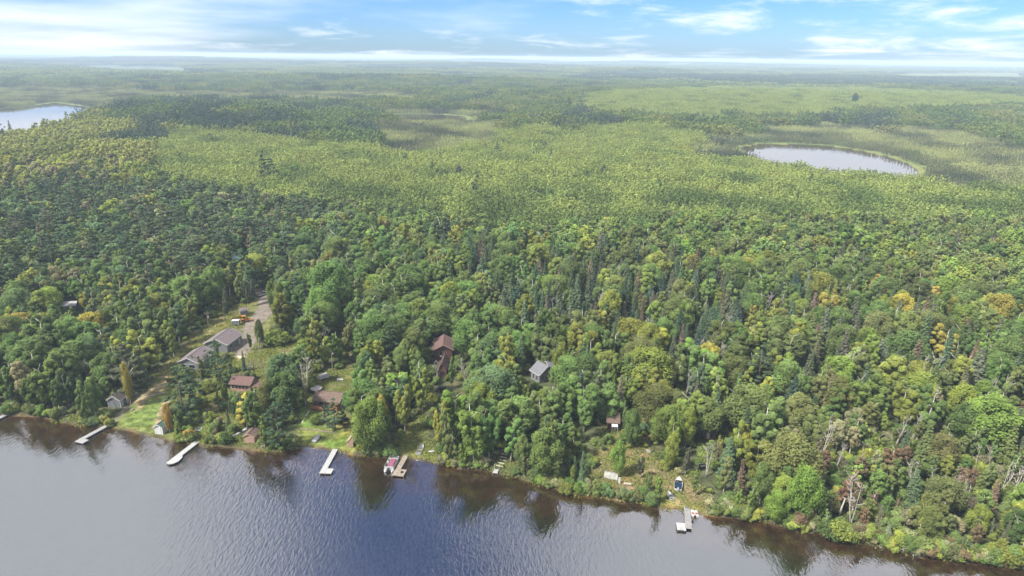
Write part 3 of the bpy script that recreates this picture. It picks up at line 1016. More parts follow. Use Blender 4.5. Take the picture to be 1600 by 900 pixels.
dock('pale dock running out of the left edge of the picture', (30, 637.5), (-6, 655), 1.3, M['dockal'], [(7.5, 10, -2.6, -0.66)], 'the pale dock at the left edge')
dock('long pale dock with small end platform below the small grey cabin', (169, 663.5), (119, 690.5), 1.3, M['dockal'], [(8.0, 10.3, 0.66, 2.0)] and [], 'the long pale dock')
dock('white dock ending in a rounded wide platform beside the boathouse', (310, 688), (266, 722), 1.5, M['dockwh'], [], 'the white dock with rounded end')
d4, L4 = dock('bright white straight dock with square end platform below the grassy bank', (524, 701.5), (503, 739.5), 1.4, M['dockwh'], [], 'the bright white dock')
d5, L5 = dock('weathered brown wooden dock with end platform beside the pontoon boat', (636, 708.5), (616, 743), 1.35, M['dockwd'], [], 'the brown wooden dock')
d6, L6 = dock('grey dock without end platform between a white raft and a paddle boat', (1073.5, 791), (1076, 826), 1.45, M['dockgr'], [], 'the grey dock')


def platform(parent, pts, m, z=0.5):
    b = MB()
    n = len(pts)
    b.add([(x, y, z - 0.2) for x, y in pts] + [(x, y, z + 0.008) for x, y in pts],
          [tuple(range(n))[::-1], tuple(range(n, 2 * n))] + [(i, (i + 1) % n, n + (i + 1) % n, n + i) for i in range(n)])
    b.build('end_platform', m, parent)
    for x, y in pts[::2]:
        MB().tube([(x * 0.999, y, -2.4), (x, y, z - 0.21)], 0.05, 6).build('post', M['post'], parent)


def dock_named(mk):
    return next(o for o in SC.objects if o.get('category') == 'dock' and mk in o['label'])


def dlen(a, b, z=0.5):
    return float(np.hypot(*(at(*b, z) - at(*a, z))[:2]))


D2 = dock_named('small end platform')
l2 = dlen((169, 663.5), (119, 690.5))
platform(D2, [(l2 - 2.0, 0.66), (l2 - 0.1, 0.66), (l2 - 0.1, 2.2), (l2 - 2.0, 2.2)], M['dockal'])
D3 = dock_named('rounded')
l3 = dlen((310, 688), (266, 722))
platform(D3, [(l3 - 3.6, 0.76), (l3 - 2.6, 1.5), (l3 - 0.9, 1.7), (l3 + 0.3, 1.2), (l3 + 0.8, 0.2), (l3 + 0.5, -0.76), (l3 + 0.02, -0.9), (l3 + 0.02, 0.76)], M['dockwh'])
platform(d4, [(L4 - 2.2, 0.71), (L4 - 0.1, 0.71), (L4 - 0.1, 2.3), (L4 - 2.2, 2.3)], M['dockwh'])
platform(d5, [(L5 - 3.0, 0.69), (L5 - 0.1, 0.69), (L5 - 0.1, 2.3), (L5 - 3.0, 2.3)], M['dockwd'])
MB().box(L5 - 1.9, L5 - 1.3, 1.2, 1.7, 0.51, 0.8).build('box', M['black'], d5)
for a_, b_ in (((0, 635), (30, 656)), ((118, 662), (170, 693)), ((260, 686), (312, 726)), ((499, 700), (528, 741)), ((601, 708), (640, 745)), ((1056, 788), (1092, 832))):
    KEEP.append((a_[0], a_[1], b_[0], b_[1], 150))

# little landing with steps up the bank
g = at(774.5, 736, 0.5)
t = thing('landing_platform', 'small white landing platform at the foot of the bank steps', 'platform', (g[0], g[1], 0), R(78), mark='the small white landing platform')
pl = MB()
for k in range(5):
    pl.box(-0.9 + k * 0.38, -0.9 + k * 0.38 + 0.36, -0.65, 0.65, 0.42, 0.5)
pl.build('decking', M['dockwh'], t)
for x_ in (-0.8, 0.9):
    for y_ in (-0.6, 0.6):
        MB().tube([(x_, y_, -1.6), (x_, y_, 0.41)], 0.05, 6).build('post', M['post'], t)
for y_ in (-0.62, 0.62):
    MB().tube([(0.95, y_, 0.3), (0.95, y_, 1.35), (1.9, y_, 1.6)], 0.035, 6).build('handrail', M['dockwh'], t)
g = gp(783, 724)
t = thing('bank_steps', 'flight of light timber steps cut into the wooded bank', 'steps', tuple(g), R(72), mark='the bank steps')
for k in range(5):
    q = gp(780.5 + k * 2.1, 729 - k * 4.6)
    s_ = MB().box(-0.14, 0.14, -0.9, 0.9, 0.0, 0.14)
    o = s_.build('tread', M['cream'], t)
    dx_, dy_ = q[0] - g[0], q[1] - g[1]
    a_ = R(72)
    o.location = (dx_ * math.cos(a_) + dy_ * math.sin(a_), -dx_ * math.sin(a_) + dy_ * math.cos(a_), q[2] - g[2] + 0.1)
KEEP.append((769, 708, 795, 741, 150))


# ------------------------------------------------------------------ boats
def hull_mb(L, B, H, n=13, wall=0.05, open_=True, square=True, inv=False):
    """An open boat: outer skin, gunwale and inner skin; bow at +x."""
    b = MB()
    K = 8
    vs, fs = [], []

    def sec(i, k, inn):
        u = i / (n - 1)
        w = B / 2 * (1 - max(0, (u - 0.45) / 0.55) ** 2.3 * 0.97) * (0.86 + 0.14 * min(1, u * 3) if square else min(1, (u * 2.4) ** 0.7 + 0.03))
        t = -1 + 2 * k / K
        sh = H * (0.85 + 0.32 * max(0, u - 0.4) ** 1.6)
        kz = H * 0.55 * max(0, u - 0.75) / 0.25
        a = abs(t)
        y = math.copysign(w * min(1.0, a * 1.75) ** 0.85 if a < 0.57 else w * (0.93 + 0.07 * (a - 0.57) / 0.43 * 1.0), t)
        z = kz + (sh - kz) * max(0, (a - 0.42) / 0.58) ** 1.1
        if inn:
            y *= 1 - wall / max(w, 0.06) if w > 0.08 else 0.5
            z = z + wall * (1 - a)
        return ((-L / 2 + u * L) * (1 if not inn else 0.985), y, z)

    for inn in (0, 1):
        for i in range(n):
            for k in range(K + 1):
                vs.append(sec(i, k, inn))
    Q = n * (K + 1)
    for i in range(n - 1):
        for k in range(K):
            a = i * (K + 1) + k
            fs.append((a, a + K + 1, a + K + 2, a + 1))
            fs.append((Q + a, Q + a + 1, Q + a + K + 2, Q + a + K + 1))
        for k in (0, K):
            a = i * (K + 1) + k
            q = (a, a + K + 1, Q + a + K + 1, Q + a)
            fs.append(q if k == K else q[::-1])
    for k in range(K):
        fs.append((k, k + 1, Q + k + 1, Q + k))
    o = [k for k in range(K + 1)]
    fs.append(tuple(o))
    b.add(vs, fs)
    if inv:
        b.v = [(x, y, H * 1.02 - z) for x, y, z in b.v]
    return b


def boat_at(name, label, cat, stern, bow, z=None, mark=None, group=None, L=None, zoff=0.0):
    if z is None:
        a, b = gp(*stern), gp(*bow)
    else:
        a, b = at(*stern, z), at(*bow, z)
    c = (a + b) / 2
    zz_ = (z if z is not None else float(height(c[0], c[1]))) + zoff
    t = thing(name, label, cat, (c[0], c[1], zz_), yaw_of(a, b), group, mark)
    l = float(np.hypot(*(b - a)[:2]))
    if z is None:
        t.rotation_euler = (0, -math.atan2(b[2] - a[2], l), yaw_of(a, b))
    return t, L or l


GB = 'small boats along the shore'
t, L = boat_at('rowboat', 'open aluminium rowboat pulled onto grass beside the brown wooden dock', 'rowboat', (653.5, 711.5), (661, 695.5), mark='the aluminium rowboat', group=GB)
hull_mb(L, 1.5, 0.62).build('hull', M['alum'], t, True)
for x_ in (-L * 0.36, -L * 0.1, L * 0.17):
    MB().box(x_ - 0.16, x_ + 0.16, -0.62, 0.62, 0.36, 0.41).build('seat', M['post'], t)
MB().box(-L / 2 + 0.02, -L / 2 + 0.1, -0.3, 0.3, 0.5, 0.72).build('motor_plate', M['wood'], t)
KEEP.append((652, 694, 662, 713, 160))
t, L = boat_at('rowboat', 'narrow grey metal rowboat lying on the bank below the blue-seated motorboat', 'rowboat', (1050.5, 782), (1044, 769.5), mark='the narrow grey rowboat', group=GB)
hull_mb(L, 1.35, 0.5).build('hull', M['alum'], t, True)
for x_ in (-L * 0.3, L * 0.08):
    MB().box(x_ - 0.14, x_ + 0.14, -0.56, 0.56, 0.3, 0.35).build('seat', M['alum'], t)
KEEP.append((1040, 747, 1066, 785, 140))
t, L = boat_at('overturned_rowboat', 'pale boat lying upside down on the grass near the bright white dock', 'rowboat', (490.5, 692), (499.5, 680), mark='the upside-down boat', group=GB)
hull_mb(L, 1.55, 0.6, inv=True).build('hull', M['alum'], t, True)
MB().tube([(-L / 2, 0, 0.63), (L * 0.2, 0, 0.63), (L * 0.47, 0, 0.4)], 0.04, 5).build('keel', M['alum'], t)
KEEP.append((487, 678, 501, 694, 160))
for k, (a_, b_) in enumerate((((363.5, 682), (377, 676.2)), ((377.8, 675.4), (390, 668.4)))):
    t, L = boat_at('canoe', ('white canoe upside down on the bank, lower of the pair by the tan shed', 'white canoe upside down beside the tan shed roof, upper of the pair')[k], 'canoe', a_, b_, group='white canoes by the tan shed')
    hull_mb(L, 0.95, 0.45, square=False, inv=True).build('hull', M['gel'], t, True)
    MB().tube([(-L * 0.42, 0, 0.44), (0, 0, 0.475), (L * 0.42, 0, 0.40)], 0.025, 5).build('keel', M['gel'], t)
KEEP.append((362, 667, 391, 684, 165))
t, L = boat_at('kayak', 'short white kayak on the grass right of the aluminium rowboat', 'kayak', (671, 706.5), (678.5, 705.8), mark=None, group=GB, L=1.9)
hull_mb(L, 0.7, 0.35, square=False, inv=True).build('hull', M['gel'], t, True)
MB().tube([(-0.3, -0.2, 0.36), (0.3, -0.2, 0.36), (0.3, 0.2, 0.36), (-0.3, 0.2, 0.36), (-0.3, -0.2, 0.36)], 0.03, 5).build('cockpit_rim', M['black'], t)
KEEP.append((669, 703, 680, 709, 160))

# motorboat on the bank
t, L = boat_at('motorboat', 'white motorboat with dark blue seats parked on the bank, bow uphill', 'motorboat', (1059, 768), (1061, 748.5), mark='the blue-seated motorboat')
hull_mb(L, 2.0, 0.85).build('hull', M['gel'], t, True)
MB().hexa([(L * 0.12, -0.85, 0.72), (L * 0.44, -0.2, 0.85), (L * 0.44, 0.2, 0.85), (L * 0.12, 0.85, 0.72), (L * 0.12, -0.85, 0.8), (L * 0.44, -0.2, 0.93), (L * 0.44, 0.2, 0.93), (L * 0.12, 0.85, 0.8)]).build('foredeck', M['gel'], t)
MB().box(-L * 0.44, L * 0.11, -0.78, 0.78, 0.3, 0.36).build('cockpit_floor', M['blue'], t)
for x_ in (-L * 0.3, -L * 0.06):
    for y_ in (-0.4, 0.4):
        s_ = MB().box(x_ - 0.25, x_ + 0.2, y_ - 0.26, y_ + 0.26, 0.37, 0.62)
        s_.box(x_ - 0.33, x_ - 0.24, y_ - 0.26, y_ + 0.26, 0.37, 0.95)
        s_.build('seat', M['blue'], t)
MB().hexa([(L * 0.12, -0.8, 0.81), (L * 0.15, -0.8, 0.81), (L * 0.15, 0.8, 0.81), (L * 0.12, 0.8, 0.81), (L * 0.06, -0.7, 1.15), (L * 0.08, -0.7, 1.15), (L * 0.08, 0.7, 1.15), (L * 0.06, 0.7, 1.15)]).build('windscreen', M['pane'], t)
m_ = MB().box(-L / 2 - 0.5, -L / 2 - 0.03, -0.2, 0.2, 0.6, 1.15)
m_.box(-L / 2 - 0.34, -L / 2 - 0.14, -0.08, 0.08, -0.05, 0.6)
m_.build('outboard_motor', M['cover'], t)

# pontoon boat
t, L = boat_at('pontoon_boat', 'white pontoon boat with maroon covers moored at the brown wooden dock', 'pontoon boat', (606.5, 739), (617.5, 717), z=0.0, mark='the maroon pontoon boat')
L = 6.2
for y_ in (-0.85, 0.85):
    MB().tube([(-L / 2, y_, 0.12), (L / 2 - 0.8, y_, 0.12), (L / 2 - 0.3, y_, 0.2), (L / 2, y_, 0.38)], [0.31, 0.31, 0.24, 0.05], 10).build('float', M['alum'], t, True)
MB().box(-L / 2 + 0.1, L / 2 - 0.2, -1.25, 1.25, 0.46, 0.56).build('deck', M['cover'], t)
for y_ in (-1.22, 1.18):
    MB().box(-L / 2 + 0.75, L / 2 - 0.35, y_, y_ + 0.04, 0.57, 1.25).build('side_fence', M['gel'], t)
MB().box(L / 2 - 0.36, L / 2 - 0.3, -1.17, 1.17, 0.57, 1.25).build('bow_gate', M['gel'], t)
MB().box(-L / 2 + 0.72, -L / 2 + 0.78, -1.17, 1.17, 0.57, 1.25).build('stern_gate', M['gel'], t)
MB().hexa([(-1.9, -1.1, 1.0), (1.3, -1.1, 1.0), (1.3, 0.55, 1.0), (-1.9, 0.55, 1.0), (-1.7, -0.9, 1.5), (1.1, -0.9, 1.42), (1.1, 0.4, 1.42), (-1.7, 0.4, 1.5)]).build('seat_cover', M['maroon'], t)
for x_, y_, w_ in ((-2.0, -0.2, 0.42), (1.75, 0.5, 0.75), (1.75, -0.7, 0.6)):
    s_ = MB().box(x_ - 0.3, x_ + 0.3, y_ - w_, y_ + w_, 0.57, 0.98)
    s_.box(x_ - 0.38, x_ - 0.28, y_ - w_, y_ + w_, 0.57, 1.35)
    s_.build('bench_seat', M['gel'], t)
MB().box(-0.6, 0.0, 0.6, 1.05, 0.57, 1.45).build('helm_console', M['cover'], t)
m_ = MB().box(-L / 2 - 0.35, -L / 2 + 0.3, -0.3, 0.3, 0.45, 1.15)
m_.box(-L / 2 - 0.15, -L / 2 + 0.1, -0.1, 0.1, -0.5, 0.45)
m_.build('outboard_motor', M['black'], t)

# raft and paddle boat at the grey dock
g = at(1064.3, 822.5, 0.5)
t = thing('swim_raft', 'square white raft floating on dark floats left of the grey dock', 'raft', (g[0], g[1], 0), R(82), mark='the white raft')
r_ = MB()
for k in range(8):
    r_.box(-1.3 + k * 0.325, -1.3 + k * 0.325 + 0.31, -1.0, 1.0, 0.42, 0.5)
r_.build('decking', M['dockwh'], t)
for y_ in (-0.7, 0.7):
    MB().tube([(-1.45, y_, 0.12), (1.25, y_, 0.12)], 0.3, 8).build('float', M['black'], t, True)
MB().tube([(-1.32, 0.3, -0.4), (-1.32, 0.3, 0.9), (-1.1, 0.3, 1.0), (-1.1, -0.1, 1.0), (-1.32, -0.1, 0.9), (-1.32, -0.1, -0.4)], 0.03, 5).build('ladder', M['post'], t)
t, L = boat_at('paddle_boat', 'white paddle boat with faded red seats in the shallows right of the grey dock', 'paddle boat', (1086.5, 810.5), (1083, 796.5), z=0.0, mark='the red-seated paddle boat')
L = 2.4
for y_ in (-0.52, 0.52):
    MB().hexa([(-L / 2, y_ - 0.25, -0.1), (L / 2 - 0.2, y_ - 0.2, -0.1), (L / 2 - 0.2, y_ + 0.2, -0.1), (-L / 2, y_ + 0.25, -0.1),
               (-L / 2 - 0.05, y_ - 0.3, 0.42), (L / 2, y_ - 0.26, 0.36), (L / 2, y_ + 0.26, 0.36), (-L / 2 - 0.05, y_ + 0.3, 0.42)]).build('hull', M['gel'], t)
MB().box(-L * 0.28, L * 0.42, -0.5, 0.5, 0.3, 0.43).build('deck', M['gel'], t)
for y_ in (-0.4, 0.4):
    s_ = MB().box(-0.45, 0.05, y_ - 0.24, y_ + 0.24, 0.44, 0.52)
    s_.hexa([(-0.55, y_ - 0.24, 0.44), (-0.45, y_ - 0.24, 0.44), (-0.45, y_ + 0.24, 0.44), (-0.55, y_ + 0.24, 0.44), (-0.75, y_ - 0.22, 0.85), (-0.66, y_ - 0.22, 0.85), (-0.66, y_ + 0.22, 0.85), (-0.75, y_ + 0.22, 0.85)])
    s_.build('seat', M['redpl'], t)
wh_ = MB()
for k in range(6):
    a_ = k * math.pi / 3
    wh_.hexa([(-0.9 + 0.03 * math.sin(a_), -0.2, 0.15), (-0.9 - 0.03 * math.sin(a_), -0.2, 0.15), (-0.9 - 0.03 * math.sin(a_), 0.2, 0.15), (-0.9 + 0.03 * math.sin(a_), 0.2, 0.15),
              (-0.9 + 0.3 * math.cos(a_), -0.2, 0.15 + 0.3 * math.sin(a_)), (-0.93 + 0.3 * math.cos(a_), -0.2, 0.15 + 0.3 * math.sin(a_)),
              (-0.93 + 0.3 * math.cos(a_), 0.2, 0.15 + 0.3 * math.sin(a_)), (-0.9 + 0.3 * math.cos(a_), 0.2, 0.15 + 0.3 * math.sin(a_))])
wh_.build('paddle_wheel', M['redpl'], t)

# ------------------------------------------------------------------ yard things
g = gp(494.5, 612)
t = thing('round_pool', 'round black-walled pool with a pale cover beside the orange-decked cabin', 'pool', tuple(g), 0, mark='the round covered pool')
w_ = MB()
rad = 1.75
n_ = 28
for k in range(n_):
    a0, a1 = 2 * math.pi * k / n_, 2 * math.pi * (k + 0.93) / n_
    w_.hexa([(rad * math.cos(a0), rad * math.sin(a0), -0.3), (rad * math.cos(a1), rad * math.sin(a1), -0.3), ((rad - .08) * math.cos(a1), (rad - .08) * math.sin(a1), -0.3), ((rad - .08) * math.cos(a0), (rad - .08) * math.sin(a0), -0.3),
             (rad * math.cos(a0), rad * math.sin(a0), 1.2), (rad * math.cos(a1), rad * math.sin(a1), 1.2), ((rad - .08) * math.cos(a1), (rad - .08) * math.sin(a1), 1.2), ((rad - .08) * math.cos(a0), (rad - .08) * math.sin(a0), 1.2)])
w_.build('wall', M['black'], t)
c_ = MB().tube([(0, 0, 0.2), (0, 0, 1.19)], rad - 0.09, 28)
c_.build('liner', M['black'], t)
c_ = MB().tube([(0, 0, 1.21), (0, 0, 1.27), (0, 0, 1.36)], [rad + 0.03, rad + 0.03, 0.3], 28)
c_.build('cover', M['cover'], t)
keep(485, 599, 504, 615)

g = gp(506, 592)
t = thing('covered_trailer', 'pale grey covered trailer parked behind the round pool', 'trailer', tuple(g), R(35), mark=None)
MB().hexa([(-1.6, -0.9, 0.5), (1.6, -0.9, 0.5), (1.6, 0.9, 0.5), (-1.6, 0.9, 0.5), (-1.4, -0.7, 1.5), (1.2, -0.6, 1.8), (1.2, 0.6, 1.8), (-1.4, 0.7, 1.5)]).build('cover', M['cover'], t)
MB().tube([(1.6, 0, 0.5), (2.7, 0, 0.45)], 0.06, 6).build('drawbar', M['post'], t)
for y_ in (-0.95, 0.95):
    o = MB().tube([(-0.2, y_ - 0.1, 0.32), (-0.2, y_ + 0.1, 0.32)], 0.33, 12).build('wheel', M['rubber'], t)
keep(499, 582, 512, 594)

g = gp(531.5, 595.5)
t = thing('white_bench', 'small white bench on the grass behind the orange-decked cabin', 'bench', tuple(g), R(5))
MB().box(-1.0, 1.0, -0.25, 0.25, 0.45, 0.52).build('seat', M['gel'], t)
MB().box(-1.0, 1.0, 0.22, 0.28, 0.55, 0.95).build('backrest', M['gel'], t)
for x_ in (-0.8, 0.8):
    MB().box(x_ - 0.06, x_ + 0.06, -0.22, 0.27, -0.1, 0.44).build('leg', M['gel'], t)
keep(527, 589, 536, 597)

# utility pole, lamp pole
def pole(name, label, base, top_px, arm, mark):
    g = gp(*base)
    h_ = 6.0
    for k in range(200):
        X = proj(g[0], g[1], g[2] + h_)[1]
        if X < top_px:
            break
        h_ += 0.1
    t = thing(name, label, 'utility pole', tuple(g), R(15), 'poles in the clearings', mark)
    MB().tube([(0, 0, -0.5), (0, 0, h_ * 0.5), (0, 0, h_)], [0.16, 0.14, 0.11], 8).build('mast', M['wood'], t)
    if arm:
        MB().box(-1.0, 1.0, -0.06, 0.06, h_ - 0.7, h_ - 0.56).build('crossarm', M['wood'], t)
        MB().tube([(0.32, 0.0, h_ - 2.4), (0.32, 0.0, h_ - 1.5)], 0.24, 10).build('transformer', M['cover'], t)
        for x_ in (-0.85, 0.0, 0.85):
            MB().tube([(x_, 0, h_ - 0.56), (x_, 0, h_ - 0.36)], 0.05, 6).build('insulator', M['cover'], t)
    else:
        MB().tube([(0, 0, h_ - 1.6), (0.5, 0, h_ - 1.3)], 0.04, 6).build('bracket', M['post'], t)
        MB().tube([(0.45, 0, h_ - 1.7), (0.5, 0, h_ - 1.25)], [0.25, 0.12], 10).build('lamp_head', M['cover'], t)
    return t, g, h_


tp1, g1, h1 = pole('utility_pole', 'grey utility pole with white transformer beside the long mauve-roofed house', (326.5, 513), 488, True, 'the transformer pole')
tp2, g2, h2 = pole('lamp_pole', 'slim pole with a pale lamp in the dark gap behind the round pool', (520, 579), 546, False, 'the lamp pole')
KEEP.append((321, 488, 330, 513, float(np.hypot(g1[0], g1[1]))))
KEEP.append((516, 545, 524, 579, float(np.hypot(g2[0], g2[1]))))

# orange backhoe
g = gp(383, 503)
t = thing('backhoe', 'orange backhoe parked at the edge of the gravel driveway', 'backhoe', tuple(g), R(25), mark='the orange backhoe')
MB().hexa([(-1.3, -0.65, 0.6), (1.5, -0.55, 0.6), (1.5, 0.55, 0.6), (-1.3, 0.65, 0.6), (-1.3, -0.6, 1.3), (1.5, -0.45, 1.5), (1.5, 0.45, 1.5), (-1.3, 0.6, 1.3)]).build('body', M['yellow'], t)
cb = MB()
for x_, y_ in ((-1.0, -0.6), (0.3, -0.6), (0.3, 0.6), (-1.0, 0.6)):
    cb.box(x_ - 0.05, x_ + 0.05, y_ - 0.05, y_ + 0.05, 1.3, 2.5)
cb.box(-1.15, 0.45, -0.7, 0.7, 2.5, 2.6)
cb.build('cab_frame', M['yellow'], t)
MB().box(-0.6, 0.0, -0.25, 0.25, 1.31, 1.75).build('seat', M['black'], t)
for x_, r_ in ((-0.7, 0.62), (1.1, 0.45)):
    for y_ in (-0.85, 0.85):
        w_ = MB().tube([(x_, y_ - 0.17, r_), (x_, y_ + 0.17, r_)], r_, 14).build('wheel', M['rubber'], t)
        MB().tube([(x_, y_ - 0.18, r_), (x_, y_ + 0.18, r_)], r_ * 0.45, 10).build('rim', M['yellow'], w_)
MB().tube([(1.3, -0.4, 1.2), (2.2, -0.4, 0.9), (2.6, -0.4, 0.4)], 0.09, 6).tube([(1.3, 0.4, 1.2), (2.2, 0.4, 0.9), (2.6, 0.4, 0.4)], 0.09, 6).build('loader_arm', M['yellow'], t)
MB().hexa([(2.5, -0.9, 0.05), (3.2, -0.9, 0.05), (3.2, 0.9, 0.05), (2.5, 0.9, 0.05), (2.5, -0.9, 0.75), (2.75, -0.9, 0.75), (2.75, 0.9, 0.75), (2.5, 0.9, 0.75)]).build('front_bucket', M['yellow'], t)
MB().tube([(-1.3, 0, 1.0), (-2.2, 0.1, 2.7), (-3.1, 0.2, 1.5), (-2.9, 0.2, 0.8)], [0.16, 0.13, 0.11, 0.1], 6).build('boom', M['yellow'], t)
MB().hexa([(-3.2, -0.1, 0.25), (-2.7, -0.1, 0.35), (-2.7, 0.5, 0.35), (-3.2, 0.5, 0.25), (-3.05, -0.1, 0.85), (-2.6, -0.1, 0.85), (-2.6, 0.5, 0.85), (-3.05, 0.5, 0.85)]).build('digging_bucket', M['rubber'], t)
keep(376, 490, 391, 505)
# white frame trailer
g = gp(369, 508)
t = thing('box_trailer', 'small white-framed grey trailer beside the orange backhoe', 'trailer', tuple(g), R(8))
MB().box(-1.3, 1.3, -0.9, 0.9, 0.45, 2.0).build('body', M['paleside'], t)
MB().box(-1.4, 1.4, -1.0, 1.0, 2.003, 2.1).build('roof', M['gel'], t)
for x_ in (-1.33, 1.25):
    for y_ in (-0.95, 0.87):
        MB().box(x_, x_ + 0.1, y_, y_ + 0.1, 0.3, 2.0).build('corner_post', M['gel'], t)
for y_ in (-0.98, 0.98):
    MB().tube([(0.2, y_ - 0.09, 0.33), (0.2, y_ + 0.09, 0.33)], 0.33, 12).build('wheel', M['rubber'], t)
keep(363, 496, 374, 508)
# shed and debris by the drive
t = thing('tool_shed', 'small purple-grey shed behind the orange backhoe', 'shed', tuple(gp(382, 491.5)), R(20))
gable(t, 2.6, 2.2, 2.0, 0.7, M['greyside'], M['rmauve'], M['fasc'], 0.15, ops=[('door', 'r', 0.0, 0.05, 0.8, 1.7, M['paleside'])])
keep(377, 484, 387, 490)


def car(label, px, yaw, body_m, pickup, mark=None):
    g = gp(*px)
    t = thing('pickup_truck' if pickup else 'parked_car', label, 'pickup truck' if pickup else 'car', tuple(g), yaw, 'vehicles parked in the woods', mark)
    L_ = 5.2 if pickup else 4.5
    b_ = MB()
    b_.hexa([(-L_ / 2, -0.88, 0.35), (L_ / 2, -0.85, 0.35), (L_ / 2, 0.85, 0.35), (-L_ / 2, 0.88, 0.35), (-L_ / 2, -0.85, 0.95), (L_ / 2 - 0.1, -0.8, 0.9), (L_ / 2 - 0.1, 0.8, 0.9), (-L_ / 2, 0.85, 0.95)])
    b_.build('body', body_m, t)
    x0, x1 = (-0.2, 1.3) if pickup else (-1.7, 1.0)
    MB().hexa([(x0, -0.82, 0.953), (x1, -0.8, 0.953), (x1, 0.8, 0.953), (x0, 0.82, 0.953), (x0 + 0.25, -0.66, 1.45), (x1 - 0.6, -0.66, 1.45), (x1 - 0.6, 0.66, 1.45), (x0 + 0.25, 0.66, 1.45)]).build('window_glass', M['pane'], t)
    MB().box(x0 + 0.25, x1 - 0.58, -0.68, 0.68, 1.453, 1.52).build('roof_panel', body_m, t)
    if pickup:
        MB().box(-L_ / 2 + 0.1, x0 - 0.1, -0.72, 0.72, 0.953, 0.97).build('bed_floor', M['black'], t)
        for y_ in (-0.85, 0.75):
            MB().box(-L_ / 2, x0, y_, y_ + 0.1, 0.953, 1.2).build('bed_side', body_m, t)
    for x_ in (-L_ / 2 + 0.85, L_ / 2 - 0.9):
        for y_ in (-0.86, 0.86):
            w_ = MB().tube([(x_, y_ - 0.11, 0.34), (x_, y_ + 0.11, 0.34)], 0.34, 12).build('wheel', M['rubber'], t)
            MB().tube([(x_, y_ - 0.12, 0.34), (x_, y_ + 0.12, 0.34)], 0.19, 8).build('rim', M['post'], w_)
    for y_ in (-0.6, 0.6):
        MB().box(L_ / 2 - 0.08, L_ / 2 + 0.01, y_ - 0.16, y_ + 0.16, 0.62, 0.8).build('headlight', M['cover'], t)
    return t


car('white pickup truck at the wooded top end of the gravel driveway', (411, 461), R(60), M['gel'], True, 'the white pickup truck')
car('black car parked under birches below the red house', (693, 611), R(8), M['black'], False, 'the black car')
keep(404, 453, 417, 462)
keep(684, 598, 703, 611)

# fire ring, chairs, retaining log, plank, tank, dark box
g = gp(310.5, 671)
t = thing('fire_ring', 'pale stone fire ring on the grass above the rounded dock', 'fire ring', tuple(g), 0, mark='the stone fire ring')
for k in range(12):
    a_ = k * math.pi / 6
    s_ = MB().tube([(0, -0.24, 0.1), (0, 0, 0.12), (0, 0.24, 0.1)], [0.12, 0.19, 0.13], 6)
    o = s_.build('stone', M['cover'], t)
    o.location = (0.85 * math.cos(a_), 0.85 * math.sin(a_), 0.02)
    o.rotation_euler = (0, 0, a_)
keep(305, 667, 316, 673)
for k, (q, m_, lb) in enumerate((((301, 664), M['gel'], 'white lawn chair left of the stone fire ring'), ((305, 661), M['redpl'], 'reddish lawn chair behind the stone fire ring'), ((315.5, 661.5), M['black'], 'black lawn chair right of the stone fire ring'))):
    t = thing('lawn_chair', lb, 'lawn chair', tuple(gp(*q)), R(-60 + 50 * k), 'chairs round the fire ring')
    MB().box(-0.3, 0.3, -0.3, 0.3, 0.38, 0.44).build('seat', m_, t)
    MB().hexa([(-0.3, 0.26, 0.45), (0.3, 0.26, 0.45), (0.3, 0.32, 0.45), (-0.3, 0.32, 0.45), (-0.3, 0.45, 1.05), (0.3, 0.45, 1.05), (0.3, 0.51, 1.05), (-0.3, 0.51, 1.05)]).build('backrest', m_, t)
    for x_ in (-0.34, 0.3):
        MB().box(x_, x_ + 0.05, -0.3, 0.3, 0.6, 0.65).build('armrest', m_, t)
        for y_ in (-0.28, 0.24):
            MB().box(x_, x_ + 0.05, y_, y_ + 0.05, -0.05, 0.6).build('leg', m_, t)
a_, b_ = gp(469, 670.5), gp(523, 676.5)
t = thing('retaining_timber', 'long grey timber edging across the grassy bank above the bright white dock', 'retaining timber', tuple(a_), yaw_of(a_, b_), mark='the retaining timber')
l_ = float(np.hypot(*(b_ - a_)[:2]))
for k in range(4):
    MB().box(k * l_ / 4, (k + 1) * l_ / 4 - 0.04, -0.12, 0.12, -0.15, 0.3 + 0.02 * (k % 2)).build('timber', M['wood'], t)
a_, b_ = gp(471.5, 661), gp(483, 643)
t = thing('walk_plank', 'pale plank lying on the lawn left of the orange-decked cabin', 'plank', tuple(a_), yaw_of(a_, b_))
MB().box(0, float(np.hypot(*(b_ - a_)[:2])), -0.14, 0.14, 0.02, 0.09).build('board', M['cream'], t)
g = gp(390.5, 578)
t = thing('propane_tank', 'small white upright tank among shrubs behind the red-brown roofed cottage', 'tank', tuple(g), 0)
MB().tube([(0, 0, 0.1), (0, 0, 0.15), (0, 0, 1.3), (0, 0, 1.5), (0, 0, 1.56)], [0.3, 0.42, 0.42, 0.3, 0.08], 12).build('shell', M['gel'], t, True)
MB().tube([(0, 0, 1.55), (0, 0, 1.72)], 0.1, 8).build('valve', M['post'], t)
keep(387, 570, 394, 578)
g = gp(455, 643.5)
t = thing('wood_box', 'dark box with a white lid edge under the dark pine', 'storage box', tuple(g), R(50))
MB().box(-0.8, 0.8, -0.5, 0.5, 0, 0.9).build('body', M['black'], t)
MB().hexa([(-0.9, -0.6, 0.9), (0.9, -0.6, 0.9), (0.9, 0.6, 1.2), (-0.9, 0.6, 1.2), (-0.9, -0.6, 0.98), (0.9, -0.6, 0.98), (0.9, 0.6, 1.28), (-0.9, 0.6, 1.28)]).build('lid', M['gel'], t)
keep(450, 637, 460, 644)

